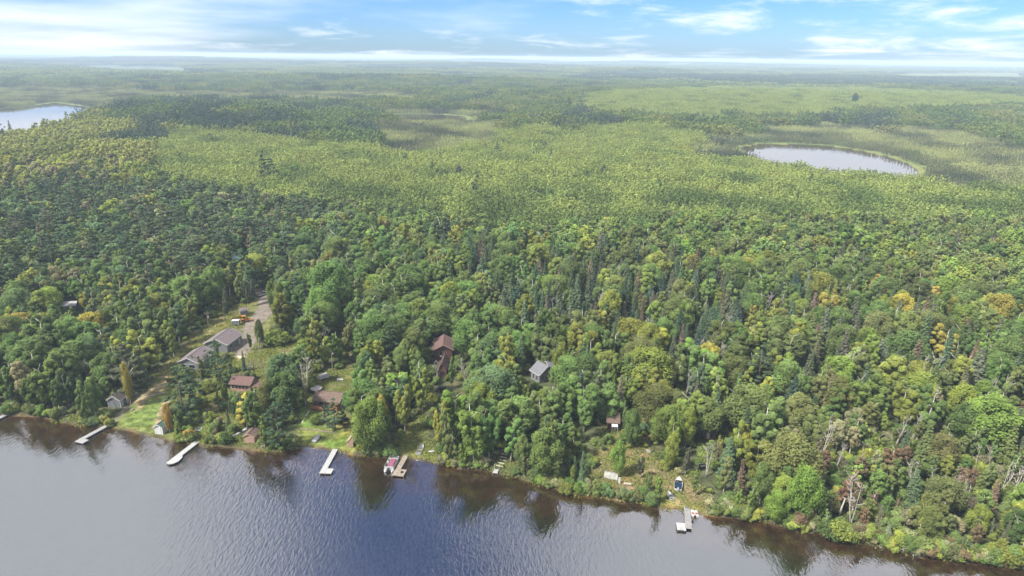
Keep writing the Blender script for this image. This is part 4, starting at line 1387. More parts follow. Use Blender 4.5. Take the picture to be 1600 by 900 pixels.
# right clearing: tarped woodpile, planks, stones
g = gp(955, 747)
t = thing('tarped_woodpile', 'woodpile under a dirty white tarp in the bare clearing', 'woodpile', tuple(g), R(-14), mark='the tarped woodpile')
MB().hexa([(-1.7, -0.5, 0), (1.7, -0.5, 0), (1.7, 0.6, 0), (-1.7, 0.6, 0), (-1.7, -0.35, 1.35), (1.7, -0.35, 1.2), (1.7, 0.5, 1.35), (-1.7, 0.5, 1.5)]).build('stack', M['bark'], t)
tv = MB()
for i in range(9):
    for j in range(4):
        x_ = -1.75 + i * 0.42
        yy, zz_ = ((-0.75, 0.25), (-0.46, 1.40), (0.55, 1.58), (0.72, 0.6))[j]
        tv.v.append((x_, yy + 0.08 * math.sin(i * 2.1), zz_ - 0.13 * (i / 8) + 0.06 * math.sin(i * 1.3 + j)))
for i in range(8):
    for j in range(3):
        a_ = i * 4 + j
        tv.f.append((a_, a_ + 4, a_ + 5, a_ + 1))
tv.build('tarp', M['tarp'], t, True)
en = MB()
for k in range(6):
    en.tube([(-1.9, -0.3 + 0.3 * (k % 3), 0.35 + 0.5 * (k // 3)), (-1.68, -0.3 + 0.3 * (k % 3), 0.35 + 0.5 * (k // 3))], 0.16, 7)
en.build('log_ends', M['orange'], t)
keep(945, 733, 972, 748)
g = gp(967.3, 756)
t = thing('leaning_board', 'pale upright board leaning beside the tarped woodpile', 'board', tuple(g), R(-8))
MB().hexa([(-0.25, -0.1, -0.1), (0.25, -0.1, -0.1), (0.25, 0.0, -0.1), (-0.25, 0.0, -0.1), (-0.25, 0.25, 1.7), (0.25, 0.25, 1.7), (0.25, 0.33, 1.7), (-0.25, 0.33, 1.7)]).build('plank', M['gel'], t)
g = gp(980.5, 758)
t = thing('plank_bench', 'low bench of two cream planks right of the tarped woodpile', 'bench', tuple(g), R(-8))
for y_ in (-0.3, 0.12):
    MB().box(-0.9, 0.9, y_, y_ + 0.22, 0.4, 0.46).build('plank', M['cream'], t)
for x_ in (-0.65, 0.65):
    MB().box(x_ - 0.07, x_ + 0.07, -0.28, 0.32, -0.1, 0.395).build('leg', M['wood'], t)
keep(964, 738, 986, 760)
for k, (q, lb) in enumerate((((934, 746.5), 'pale stone lying on bare earth left of the tarped woodpile'), ((930, 748), 'smaller pale stone at the wood edge left of the tarped woodpile'), ((1013, 706), 'flat pale rock on the grass strip above the bare clearing'),
                             ((1016, 735), 'pale stone beside the trees below the flat rock'), ((207, 641), 'flat pale stone step beside the gravel path'), ((232, 616), 'grey stone by the slab path below the small grey cabin'))):
    o = bpy.data.objects.new('stone', None)
    g = gp(*q)
    b_ = MB()
    r_ = (0.35, 0.25, 1.0, 0.45, 0.7, 0.5)[k]
    b_.tube([(-r_, 0, 0.0), (-r_ * 0.6, 0.05, r_ * 0.14), (0, 0, r_ * 0.2), (r_ * 0.7, -0.05, r_ * 0.12), (r_, 0, 0)], [r_ * 0.15, r_ * 0.5, r_ * 0.55, r_ * 0.42, r_ * 0.1], 8)
    o = b_.build('stone', M['cover' if k in (0, 1) else 'stone'], None, True)
    o.location = tuple(g)
    o.rotation_euler = (0, 0, k * 1.1)
    tag(o, lb, 'stone')
g = gp(1096, 733)
t = thing('tool_crate', 'small dark crate with pale rim beside the bare grey snag', 'crate', tuple(g), R(10))
MB().box(-0.6, 0.6, -0.5, 0.5, 0.0, 1.3).build('body', M['black'], t)
for y_ in (-0.56, 0.52):
    MB().box(-0.65, 0.65, y_, y_ + 0.04, 1.2, 1.36).build('rim', M['cover'], t)
keep(1092, 722, 1100, 733)


# fallen trunks at the water
def driftwood(label, pts, rad, m, side=0, mark=None):
    P0 = at(*pts[0][:2], pts[0][2])
    P_ = [at(a, b, c) - np.array([P0[0], P0[1], 0]) for a, b, c in pts]
    t = thing('fallen_tree', label, 'fallen tree', (P0[0], P0[1], 0), 0, 'fallen wood at the water', mark)
    MB().tube(P_, list(np.linspace(rad, rad * 0.35, len(P_))), 7).build('trunk', m, t, True)
    r_ = random.Random(side)
    for k in range(side):
        i = r_.randint(1, len(P_) - 1)
        q = np.array(P_[i])
        d_ = np.array([r_.uniform(-1, 1), r_.uniform(-1.2, 0.2), r_.uniform(-0.3, 0.7)])
        d_ = d_ / np.linalg.norm(d_) * r_.uniform(1.0, 2.4)
        MB().tube([q, q + d_ * 0.5 + np.array([0, 0, 0.15]), q + d_], [rad * 0.45, rad * 0.3, rad * 0.1], 5).build('branch', m, t)
    return t


driftwood('bleached fallen tree with bare branches trailing in the lake by the long dock', [(79, 642, 1.0), (90, 650, 0.8), (100, 652, 0.5), (113, 655, 0.25)], 0.16, M['dead'], 11, 'the fallen tree in the water')
driftwood('short white log lying at the water line by the overhanging tree', [(1167, 811, 0.15), (1179, 813, 0.2)], 0.17, M['dead'], 0)
driftwood('broken pale branch hanging over the water on the right shore', [(1416, 850, 1.6), (1410, 858, 1.0), (1428, 866, 0.3)], 0.12, M['dead'], 7)
driftwood('thin grey fallen trunk leaning to the grass beside the dark pine', [(1041, 766, 0.8), (1047, 752, 1.0)], 0.1, M['wood'], 1)
KEEP.append((76, 641, 116, 664, 170))

# ------------------------------------------------------------------ foliage meshes
def unit(v):
    return v / (np.linalg.norm(v, axis=-1, keepdims=True) + 1e-9)


def quads(c, n, size, asp=0.7, g=rng):
    """Leaf sprays: one small bent-free quad at each centre c, facing n."""
    k = len(c)
    t = unit(np.cross(n, unit(g.normal(size=(k, 3)))))
    b = np.cross(unit(n), t)
    s = (size * g.uniform(0.7, 1.3, k))[:, None] * 0.5
    r = g.uniform(0.75, 1.1, (k, 1)) * asp
    return np.stack([c - t * s - b * s * r * 0.6, c + t * s * 0.2 - b * s * r, c + t * s + b * s * r * 0.2, c - t * s * 0.3 + b * s * r], 1)


def foliage_mesh(name, qs, lvs, m):
    q = np.concatenate(qs)
    lv = np.concatenate(lvs)
    k = len(q)
    me = bpy.data.meshes.new(name)
    me.vertices.add(k * 4)
    me.vertices.foreach_set('co', q.astype(np.float32).ravel())
    me.loops.add(k * 4)
    me.loops.foreach_set('vertex_index', np.arange(k * 4, dtype=np.int32))
    me.polygons.add(k)
    me.polygons.foreach_set('loop_start', np.arange(0, k * 4, 4, dtype=np.int32))
    me.update(calc_edges=True)
    a = me.attributes.new('lv', 'FLOAT', 'FACE')
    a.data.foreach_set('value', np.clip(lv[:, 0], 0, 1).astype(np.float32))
    me.materials.append(m)
    e1, e2 = q[:, 1] - q[:, 0], q[:, 3] - q[:, 0]
    own = unit(np.cross(e1, e2))
    own *= np.sign((own * lv[:, 1:]).sum(1, keepdims=True) + 1e-6)
    nn = unit(unit(lv[:, 1:]) * 0.8 + own * 0.2)
    # faces look the way their clump does, so that both normals agree
    flip = (np.cross(e1, e2) * nn).sum(1) < 0
    if flip.any():
        li = np.arange(k * 4, dtype=np.int32).reshape(-1, 4)
        li[flip] = li[flip][:, ::-1]
        me.loops.foreach_set('vertex_index', li.ravel())
        me.update(calc_edges=True)
    me.normals_split_custom_set(np.repeat(nn, 4, 0).tolist())
    return me


def lobes_to_leaves(L, n, size, g, lv0=0.5, flat=0.85, up=0.45, trunk_x=None):
    """L rows: x, y, z, radius, flatness. Leaves sit in the outer shell of each lobe."""
    qs, ls = [], []
    ar = L[:, 3] ** 2
    cnt = np.maximum(3, (n * ar / ar.sum()).astype(int))
    for row, k in zip(L, cnt):
        d = unit(g.normal(size=(k, 3)) + np.array([0, 0, 0.35]))
        rr = row[3] * (0.42 + 0.72 * g.random((k, 1)) ** 0.75)
        off = d * rr * np.array([1, 1, row[4]])
        c = row[:3] + off
        nn = unit(d * 0.8 + unit(g.normal(size=(k, 3))) * 0.65 + np.array([0, 0, up]))
        qs.append(quads(c, nn, size, g=g))
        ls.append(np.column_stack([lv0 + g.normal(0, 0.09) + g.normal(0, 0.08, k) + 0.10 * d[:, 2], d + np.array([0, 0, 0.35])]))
    return qs, ls


def broad_lobes(h, w, nl, g, base=0.28, top=1.0, lean=(0, 0), plumes=0):
    """Small leaf clusters laid out as one to four leaning plumes that share a trunk."""
    L = []
    k = plumes or 1
    a0 = g.uniform(0, 6.28)
    for p in range(k):
        a_ = a0 + 6.2832 * p / k + g.uniform(-0.4, 0.4)
        off = 0.0 if k == 1 else w * g.uniform(0.16, 0.27)
        hp = h * (1.0 if p == 0 else g.uniform(0.76, 0.97))
        wp = w if k == 1 else w * g.uniform(0.5, 0.68)
        m = max(5, int(nl / k))
        for i in range(m):
            t = (i + g.random()) / m
            z = hp * (base + (top - base) * t)
            env = wp / 2 * max(0.14, math.sin(math.pi * (0.16 + 0.77 * t)) ** 0.8)
            rl = wp * g.uniform(0.12, 0.22) * (1.0 - 0.3 * t)
            a = i * 2.4 + g.uniform(-0.7, 0.7)
            r = max(0.0, env - rl * 0.8) * g.uniform(0.45, 1.12)
            f = 0.35 + 0.65 * t
            L.append((off * f * math.cos(a_) + r * math.cos(a) + lean[0] * t, off * f * math.sin(a_) + r * math.sin(a) + lean[1] * t, min(z, hp - rl * 0.8), rl, g.uniform(0.85, 1.45)))
        L.append((off * math.cos(a_) + lean[0], off * math.sin(a_) + lean[1], hp - wp * 0.12, wp * 0.12, 1.3))
    return np.array(L)


def limb_set(h, w, g, r0, stems=1, base=0.28, lean=(0, 0), reach=0.55):
    b = MB()
    for s in range(stems):
        a = g.uniform(0, 6.28)
        ox, oy = (0.12 * math.cos(a), 0.12 * math.sin(a)) if stems > 1 else (0, 0)
        sp = w * 0.08 if stems > 1 else w * 0.04
        P_ = [np.array([ox, oy, -0.4])]
        for t in (0.18, 0.4, 0.62, 0.88):
            P_.append(np.array([ox + (sp * math.cos(a) + lean[0]) * t + g.normal(0, 0.1), oy + (sp * math.sin(a) + lean[1]) * t + g.normal(0, 0.1), h * t]))
        b.tube(P_, [r0, r0 * 0.85, r0 * 0.65, r0 * 0.42, r0 * 0.14], 6)
        for k in range(5):
            i = 2 + k % 3
            q = P_[i]
            ang = g.uniform(0, 6.28)
            ln = w * 0.5 * reach * g.uniform(0.4, 0.7)
            e = q + np.array([math.cos(ang) * ln, math.sin(ang) * ln, ln * g.uniform(0.5, 1.1)])
            b.tube([q, (q + e) / 2 + np.array([0, 0, -0.1 * ln]), e], [r0 * 0.36, r0 * 0.24, r0 * 0.08], 5)
    return b


def make_broad(seed, h, w, nl, n, size, stems=1, base=0.28, nm='broadleaf'):
    g = np.random.default_rng(seed)
    lean = (g.normal(0, 0.35), g.normal(0, 0.35))
    qs, ls = lobes_to_leaves(broad_lobes(h, w, int(nl * 1.6), g, base, lean=lean, plumes=0 if nm != 'broadleaf' else (1, 2, 1, 3, 2, 1, 2, 2)[seed % 8]), n, size, g)
    cr = foliage_mesh(nm + '_crown', qs, ls, M['leaf'])
    tr = limb_set(h, w, g, 0.017 * h * (0.75 if stems > 1 else 1), stems, base, lean).mesh(nm + '_trunk', M['birch'], True)
    return cr, tr


def spruce_parts(g, h, w, n, size, bare=0.05):
    """Drooping tiers of needle sprays round a straight stem."""
    qs, ls = [], []
    tiers = max(7, int(h * 1.5))
    P_, Nn, lv = [], [], []
    for i in range(tiers):
        t = (i + 0.4 * g.random()) / tiers
        z = h * (bare + (1 - bare) * t)
        r = w / 2 * (1 - t) ** 0.85 * g.uniform(0.8, 1.15) + 0.12
        nb = max(4, int(9 * (1 - t) + 3))
        a0 = g.uniform(0, 6.28)
        for k in range(nb):
            a = a0 + 6.2832 * k / nb + g.normal(0, 0.12)
            rb = r * g.uniform(0.75, 1.15)
            m = max(2, int(n * (0.25 + r / (w / 2)) / (tiers * nb) * 1.3))
            u = 0.2 + 0.8 * g.random(m) ** 0.7
            side = g.normal(0, 0.13, m) * rb
            x = math.cos(a) * u * rb - math.sin(a) * side
            y = math.sin(a) * u * rb + math.cos(a) * side
            zz_ = z + 0.1 * h / tiers - 0.30 * rb * u ** 1.5 + g.normal(0, 0.08, m)
            P_.append(np.stack([x, y, zz_], -1))
            Nn.append(unit(np.stack([math.cos(a) * 0.55 + g.normal(0, 0.35, m), math.sin(a) * 0.55 + g.normal(0, 0.35, m), np.full(m, 0.75)], -1)))
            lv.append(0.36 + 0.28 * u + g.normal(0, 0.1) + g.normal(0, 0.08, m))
    c = np.concatenate(P_)
    n_ = np.concatenate(Nn)
    qs.append(quads(c, n_, size, 0.55, g))
    ls.append(np.column_stack([np.concatenate(lv), n_]))
    return qs, ls


def make_spruce(seed, h, w, n, size, nm='spruce', bare=0.05):
    g = np.random.default_rng(seed)
    qs, ls = spruce_parts(g, h, w, n, size, bare)
    cr = foliage_mesh(nm + '_crown', qs, ls, M['needle'])
    b = MB().tube([(0, 0, -0.4), (0, 0, h * 0.4), (0, 0, h * 0.97)], [0.016 * h, 0.011 * h, 0.02], 6)
    for k in range(6):
        a = g.uniform(0, 6.28)
        z = h * g.uniform(0.05, 0.3)
        b.tube([(0, 0, z), (math.cos(a) * w * 0.35, math.sin(a) * w * 0.35, z - 0.1)], [0.04, 0.015], 4)
    return cr, b.mesh(nm + '_trunk', M['bark'], True)


def pine_lobes(g, h, w):
    L = []
    tiers = 8
    for i in range(tiers):
        t = i / (tiers - 1)
        z = h * (0.16 + 0.82 * t)
        env = w / 2 * (0.55 + 0.75 * math.sin(math.pi * min(1, 0.25 + 0.75 * t))) * (1 - 0.55 * t ** 2) * g.uniform(0.75, 1.2)
        for k in range(5 if t < 0.8 else 3):
            a = g.uniform(0, 6.28)
            for u in (0.5, 0.95):
                if u < 0.9 and g.random() < 0.4:
                    continue
                rl = w * g.uniform(0.09, 0.15) * (1.1 - 0.35 * t)
                L.append((env * u * math.cos(a), env * u * math.sin(a), z + 0.12 * env * u + g.normal(0, 0.25), rl, g.uniform(0.32, 0.55)))
    L.append((0, 0, h - 0.4, w * 0.08, 0.9))
    return np.array(L)


def make_pine(seed, h, w, n, size, nm='pine'):
    g = np.random.default_rng(seed)
    L = pine_lobes(g, h, w)
    qs, ls = lobes_to_leaves(L, n, size, g, 0.42, up=0.55)
    cr = foliage_mesh(nm + '_crown', qs, ls, M['needle'])
    b = MB().tube([(0, 0, -0.4), (0.05, 0, h * 0.35), (0, 0.05, h * 0.7), (0, 0, h * 0.96)], [0.019 * h, 0.015 * h, 0.009 * h, 0.03], 7)
    for row in L[::2]:
        z = max(0.12 * h, row[2] - 0.12 * math.hypot(row[0], row[1]) - 0.2)
        b.tube([(0, 0, z), tuple(row[:3])], [0.05, 0.02], 4)
    return cr, b.mesh(nm + '_trunk', M['bark'], True)


def make_dead(seed, h, stems, g=None):
    g = np.random.default_rng(seed)
    tr, br = MB(), MB()
    for s in range(stems):
        a = g.uniform(0, 6.28)
        sp = h * (0.16 if stems > 1 else 0.06)
        P_ = [np.array([0.1 * math.cos(a) * (stems > 1), 0.1 * math.sin(a) * (stems > 1), -0.4])]
        for t in (0.25, 0.5, 0.75, 1.0):
            P_.append(np.array([sp * t * math.cos(a) + g.normal(0, 0.12), sp * t * math.sin(a) + g.normal(0, 0.12), h * t * (1 if s == 0 else g.uniform(0.8, 1.0))]))
        r0 = 0.13
        tr.tube(P_, [r0, r0 * 0.85, r0 * 0.7, r0 * 0.5, r0 * 0.2], 6)
        for k in range(9):
            i = 2 + k % 3
            f = g.random()
            q = P_[i] * (1 - f) + P_[min(i + 1, 4)] * f
            ang = g.uniform(0, 6.28)
            ln = h * g.uniform(0.06, 0.14)
            e = q + np.array([math.cos(ang) * ln, math.sin(ang) * ln, ln * g.uniform(0.7, 1.5)])
            br.tube([q, (q + e) / 2 + np.array([0, 0, -0.12 * ln]), e], [r0 * 0.5, r0 * 0.36, r0 * 0.12], 5)
            for _ in range(2):
                d = g.normal(size=3) * np.array([1, 1, 0.5]) + np.array([0, 0, 0.6])
                d = d / np.linalg.norm(d) * ln * g.uniform(0.35, 0.6)
                q2 = (q + e) / 2 + (e - q) * g.uniform(-0.1, 0.45)
                br.tube([q2, q2 + d], [r0 * 0.24, r0 * 0.07], 4)
    return br.mesh('dead_limbs', M['dead'], True), tr.mesh('dead_trunk', M['dead'], True)


def make_shrub(seed, h, w, n, size):
    g = np.random.default_rng(seed)
    L = []
    for i in range(11):
        a = g.uniform(0, 6.28)
        r = w / 2 * g.uniform(0.0, 0.72)
        rl = w * g.uniform(0.14, 0.24)
        L.append((r * math.cos(a), r * math.sin(a), h * g.uniform(0.3, 0.95) * (1 - 0.45 * (r / (w / 2))) , rl, g.uniform(0.7, 1.0)))
    qs, ls = lobes_to_leaves(np.array(L), n, size, g)
    cr = foliage_mesh('shrub_crown', qs, ls, M['leaf'])
    b = MB()
    for k in range(6):
        a = g.uniform(0, 6.28)
        b.tube([(0, 0, -0.2), (math.cos(a) * w * 0.2, math.sin(a) * w * 0.2, h * 0.5), (math.cos(a) * w * 0.35, math.sin(a) * w * 0.35, h * 0.85)], [0.05, 0.035, 0.01], 5)
    return cr, b.mesh('shrub_stems', M['bark'], True)


# (crown, trunk) pairs, nominal height and width 1:1 with metres
BROAD = [make_broad(101 + i, 13, w * 1.28, nl, 10500, 0.45, st) for i, (w, nl, st) in enumerate(((6.6, 26, 1), (7.6, 30, 2), (5.6, 22, 1), (7.0, 24, 3), (6.2, 30, 1), (8.4, 32, 2), (5.0, 20, 1), (7.2, 28, 1)))]
SLIM = [make_broad(151 + i, 12, w, nl, 2600, 0.46, 1, 0.42) for i, (w, nl) in enumerate(((3.6, 14), (4.2, 16), (3.2, 12), (4.6, 15)))]
SPRUCE = [make_spruce(201 + i, 13, w, 2600, 0.5) for i, w in enumerate((4.2, 3.4, 5.0, 3.0, 4.6, 3.8))]
PINE = [make_pine(301 + i, 16, w, 4200, 0.5) for i, w in enumerate((7.0, 8.2, 6.2, 7.4, 6.6))]
DEAD = [make_dead(401 + i, 10, s) for i, s in enumerate((1, 2, 3, 2, 1, 3))]
SHRUB = [make_shrub(501 + i, h, w, 1300, 0.36) for i, (h, w) in enumerate(((2.6, 3.4), (2.0, 3.0), (3.2, 3.2), (2.4, 4.2)))]
BROAD_M = [make_broad(601 + i, 13, w * 1.28, nl, 1700, 0.98, 1) for i, (w, nl) in enumerate(((6.6, 20), (7.6, 24), (5.6, 18), (7.0, 22), (8.2, 26)))]
SPRUCE_M = [make_spruce(651 + i, 13, w, 750, 0.95) for i, w in enumerate((4.2, 3.4, 4.8))]
PINE_M = [make_pine(671 + i, 16, w, 1200, 0.95) for i, w in enumerate((7.2, 8.2, 6.4))]


def cheap(kind, g, h, w, n, size):
    if kind == 'broad':
        L = broad_lobes(h, w, max(4, n // 16), g, 0.3)
        return lobes_to_leaves(L, n, size, g, up=0.8)
    if kind == 'pine':
        L = pine_lobes(g, h, w)[:: max(1, int(40 / max(6, n // 12)))]
        return lobes_to_leaves(L, n, size, g, 0.42, up=0.5)
    k = n
    t = g.random(k) ** 1.35
    r = w / 2 * (1 - t) * (0.55 + 0.5 * g.random(k)) + 0.1
    a = g.uniform(0, 6.28, k)
    c = np.stack([r * np.cos(a), r * np.sin(a), h * (0.08 + 0.92 * t)], -1)
    nn = unit(np.stack([np.cos(a) * 0.7, np.sin(a) * 0.7, np.full(k, 0.6)], -1) + g.normal(0, 0.3, (k, 3)))
    return [quads(c, nn, size, 0.6, g)], [np.column_stack([0.5 + g.normal(0, 0.1, k) + 0.2 * (t - 0.4), nn])]


def make_patch(nm, seed, kind, R_, sp, h, w, n, size, m):
    """A round patch of woodland trees as one mesh, for woods too far off to tell tree from tree."""
    g = np.random.default_rng(seed)
    qs, ls = [], []
    k = int(2 * R_ / sp) + 1
    for i in range(k):
        for j in range(k):
            x = -R_ + (i + 0.5 * (j % 2)) * sp + g.normal(0, sp * 0.24)
            y = -R_ + j * sp * 0.92 + g.normal(0, sp * 0.24)
            if math.hypot(x, y) > R_ * (1 + g.normal(0, 0.08)):
                continue
            f = g.uniform(0.72, 1.2)
            kd = kind if isinstance(kind, str) else kind[int(g.integers(len(kind)))]
            q, l = cheap(kd, g, h * f, w * g.uniform(0.8, 1.25), n, size)
            dl = g.normal(0, 0.07)
            qs += [a + np.array([x, y, 0]) for a in q]
            ls += [a + np.array([dl, 0, 0, 0]) for a in l]
    return foliage_mesh(nm, qs, ls, m)


P_ASP = [make_patch('aspen_patch', 700 + i, 'broad', 8, 2.5, 8.6, 2.9, 80, 0.78, M['leaf']) for i in range(4)]
P_BOG = [make_patch('bog_spruce_patch', 710 + i, 'spruce', 9, 3.3, 6.5, 1.5, 26, 0.85, M['needle']) for i in range(4)]
P_BRD = [make_patch('broadleaf_patch', 720 + i, 'broad', 16, 6.3, 13, 7.2, 120, 1.7, M['leaf']) for i in range(4)]
P_PIN = [make_patch('pine_patch', 730 + i, ('pine', 'pine', 'spruce'), 16, 6.0, 15, 6.5, 110, 1.7, M['needle']) for i in range(3)]
P_FAR = [make_patch('far_broadleaf_patch', 740 + i, 'broad', 45, 8.5, 13, 9.5, 26, 4.2, M['leaf']) for i in range(3)]
P_FARP = [make_patch('far_conifer_patch', 750 + i, ('pine', 'spruce'), 45, 7.5, 14, 7.5, 22, 4.0, M['needle']) for i in range(3)]
P_HOR = [make_patch('horizon_patch', 760 + i, ('broad', 'broad', 'pine'), 150, 21, 13, 24, 9, 15, M['leaf']) for i in range(2)]


def grass_mesh(seed, R_, n, hh):
    g = np.random.default_rng(seed)
    r = R_ * np.sqrt(g.random(n))
    a = g.uniform(0, 6.28, n)
    s = hh * g.uniform(0.5, 1.3, n)
    c = np.stack([r * np.cos(a), r * np.sin(a), s * 0.35], -1)
    nn = unit(np.stack([np.cos(a * 7), np.sin(a * 7), np.full(n, 0.5)], -1))
    return foliage_mesh('grass_tuft', [quads(c, nn, hh, 0.6, g)], [np.column_stack([0.5 + g.normal(0, 0.22, n), nn * 0.3 + np.array([0, 0, 1])])], M['leaf'])


P_GRASS = [grass_mesh(800 + i, 1.5, 70, 0.34) for i in range(3)]


# ------------------------------------------------------------------ one object of many copies: what nobody could count
def node_forest(name, meshes, pos, rotz, scl, tint, var):
    me = bpy.data.meshes.new(name)
    k = len(pos)
    me.vertices.add(k)
    me.vertices.foreach_set('co', np.asarray(pos, np.float32).ravel())
    for nm, ty, da, key in (('rot', 'FLOAT_VECTOR', np.stack([np.zeros(k), np.zeros(k), rotz], -1), 'vector'), ('scl', 'FLOAT_VECTOR', scl, 'vector'),
                            ('tint', 'FLOAT_COLOR', np.concatenate([tint, np.ones((k, 1))], 1), 'color')):
        a = me.attributes.new(nm, ty, 'POINT')
        a.data.foreach_set(key, np.asarray(da, np.float32).ravel())
    a = me.attributes.new('var', 'INT', 'POINT')
    a.data.foreach_set('value', np.asarray(var, np.int32))
    for mm in {m.materials[i].name: m.materials[i] for m in meshes for i in range(len(m.materials))}.values():
        me.materials.append(mm)
    o = stuff(obj(name, me))
    ng = bpy.data.node_groups.new(name, 'GeometryNodeTree')
    ng.interface.new_socket('Geometry', in_out='INPUT', socket_type='NodeSocketGeometry')
    ng.interface.new_socket('Geometry', in_out='OUTPUT', socket_type='NodeSocketGeometry')
    gi, go = ng.nodes.new('NodeGroupInput'), ng.nodes.new('NodeGroupOutput')
    ip = ng.nodes.new('GeometryNodeInstanceOnPoints')
    g2i = ng.nodes.new('GeometryNodeGeometryToInstance')
    for m in meshes:
        src = bpy.data.objects.new(name + '_source', m)
        oi = ng.nodes.new('GeometryNodeObjectInfo')
        oi.inputs['Object'].default_value = src
        oi.inputs['As Instance'].default_value = False
        ng.links.new(oi.outputs['Geometry'], g2i.inputs[0])
    ng.links.new(gi.outputs[0], ip.inputs['Points'])
    ng.links.new(g2i.outputs[0], ip.inputs['Instance'])
    ip.inputs['Pick Instance'].default_value = True
    for nm, ty, tgt in (('var', 'INT', 'Instance Index'), ('rot', 'FLOAT_VECTOR', 'Rotation'), ('scl', 'FLOAT_VECTOR', 'Scale')):
        na = ng.nodes.new('GeometryNodeInputNamedAttribute')
        na.data_type = ty
        na.inputs['Name'].default_value = nm
        ng.links.new(na.outputs[0], ip.inputs[tgt])
    ng.links.new(ip.outputs[0], go.inputs[0])
    md = o.modifiers.new('copies', 'NODES')
    md.node_group = ng
    return o


def merged(pair):
    """Crown and trunk of one tree in one mesh, for the uncountable woods."""
    cr, tr = pair
    a = [tuple(v.co) for v in cr.vertices]
    me = bpy.data.meshes.new('tree_copy')
    nv = len(cr.vertices)
    co = np.empty(nv * 3, np.float32)
    cr.vertices.foreach_get('co', co)
    co2 = np.empty(len(tr.vertices) * 3, np.float32)
    tr.vertices.foreach_get('co', co2)
    fs = [tuple(p.vertices) for p in cr.polygons] + [tuple(i + nv for i in p.vertices) for p in tr.polygons]
    me.from_pydata(np.concatenate([co, co2]).reshape(-1, 3).tolist(), [], fs)
    me.materials.append(cr.materials[0])
    me.materials.append(tr.materials[0])
    nc = len(cr.polygons)
    mi = np.zeros(len(fs), np.int32)
    mi[nc:] = 1
    me.polygons.foreach_set('material_index', mi)
    lv = np.full(nc, 0.5, np.float32)
    if 'lv' in cr.attributes:
        cr.attributes['lv'].data.foreach_get('value', lv)
    at_ = me.attributes.new('lv', 'FLOAT', 'FACE')
    at_.data.foreach_set('value', np.concatenate([lv, np.full(len(fs) - nc, 0.5, np.float32)]))
    me.polygons.foreach_set('use_smooth', np.ones(len(fs), bool))
    me.update()
    nl = []
    for src in (cr, tr):
        b_ = np.empty(len(src.loops) * 3, np.float32)
        src.corner_normals.foreach_get('vector', b_)
        nl.append(b_.reshape(-1, 3))
    me.normals_split_custom_set(np.concatenate(nl).tolist())
    return me


# ------------------------------------------------------------------ where each kind grows
TINT = {'green': (0.110, 0.162, 0.052), 'blue-green': (0.096, 0.142, 0.066), 'yellow-green': (0.182, 0.210, 0.050), 'lime': (0.150, 0.208, 0.050), 'olive': (0.126, 0.152, 0.055),
        'yellow': (0.26, 0.235, 0.055), 'orange': (0.29, 0.21, 0.065), 'rusty': (0.145, 0.105, 0.065), 'red': (0.155, 0.085, 0.065), 'pale': (0.20, 0.20, 0.11), 'bright': (0.25, 0.265, 0.075),
        'dark green': (0.068, 0.102, 0.056), 'grey-green': (0.098, 0.112, 0.070), 'dark blue-green': (0.046, 0.075, 0.053), 'brownish': (0.12, 0.10, 0.07)}
PINES_PX = [(-40, 296), (110, 285), (260, 300), (430, 262), (520, 300), (480, 360), (420, 420), (380, 440), (180, 425), (-40, 450)]
DARKHILL_PX = [(150, 166), (330, 158), (520, 160), (585, 185), (592, 235), (470, 232), (330, 205), (190, 195)]
ASPEN_PX = [(215, 238), (330, 212), (470, 238), (600, 240), (700, 252), (800, 215), (1050, 205), (1150, 245), (1240, 282), (1420, 298), (1640, 318), (1640, 372), (1420, 374), (1250, 370),
            (1060, 368), (900, 386), (820, 388), (640, 362), (470, 342), (330, 322), (250, 306)]
ASPEN2_PX = [(905, 152), (1180, 138), (1420, 146), (1640, 160), (1640, 172), (1400, 180), (1260, 190), (1120, 196), (960, 190), (890, 178)]
LEFTYEL_PX = [(-60, 200), (150, 196), (300, 212), (240, 250), (260, 290), (110, 290), (-60, 305)]
SPR1_PX = [(830, 395), (940, 385), (1130, 400), (1160, 520), (1010, 560), (860, 500), (700, 420), (720, 380)]
SPR2_PX = [(1080, 425), (1300, 440), (1640, 520), (1640, 700), (1420, 640), (1280, 600), (1120, 560)]
DEADMIX_PX = [(1230, 640), (1420, 640), (1640, 690), (1640, 860), (1500, 850), (1320, 800), (1240, 720)]
YELNEAR_PX = [(-60, 400), (110, 430), (260, 470), (260, 560), (100, 580), (-60, 560)]


def near_clear(px, py):
    m = np.zeros(np.shape(px), bool)
    for c in CLEAR:
        m |= inpoly(px, py, c)
    return m


def in_lakes(x, y, pad):
    m = np.zeros(np.shape(x), bool)
    for L in LAKES:
        c = np.mean(np.array(L), 0)
        k = (np.abs(x - c[0]) < 1500) & (np.abs(y - c[1]) < 1800)
        if k.any():
            q = np.full(np.shape(x), -1e9)
            q[k] = polydist(x[k], y[k], L)
            m |= q > -pad
    return m


def grid(x0, x1, y0, y1, s, g):
    xs_, ys_ = np.meshgrid(np.arange(x0, x1, s), np.arange(y0, y1, s * 0.9), indexing='ij')
    x = xs_.ravel() + g.uniform(-0.42, 0.42, xs_.size) * s + (np.arange(xs_.shape[1])[None, :] % 2 * s * 0.5 * np.ones_like(xs_)).ravel()
    y = ys_.ravel() + g.uniform(-0.42, 0.42, xs_.size) * s
    k = (np.abs(x) < 1.05 * y + 60)
    return x[k], y[k]


g = np.random.default_rng(77)
REC = []      # every countable tree: (x, y, kind, height, width factor, colour name, tint)


def add_tree(x, y, kind, h, wf, cname, jit=0.16):
    t = np.array(TINT[cname]) * (1 + g.normal(0, jit)) * (1 + g.normal(0, 0.05, 3))
    REC.append([x, y, kind, h, wf, cname, np.clip(t, 0.01, 0.7)])


HAND = []


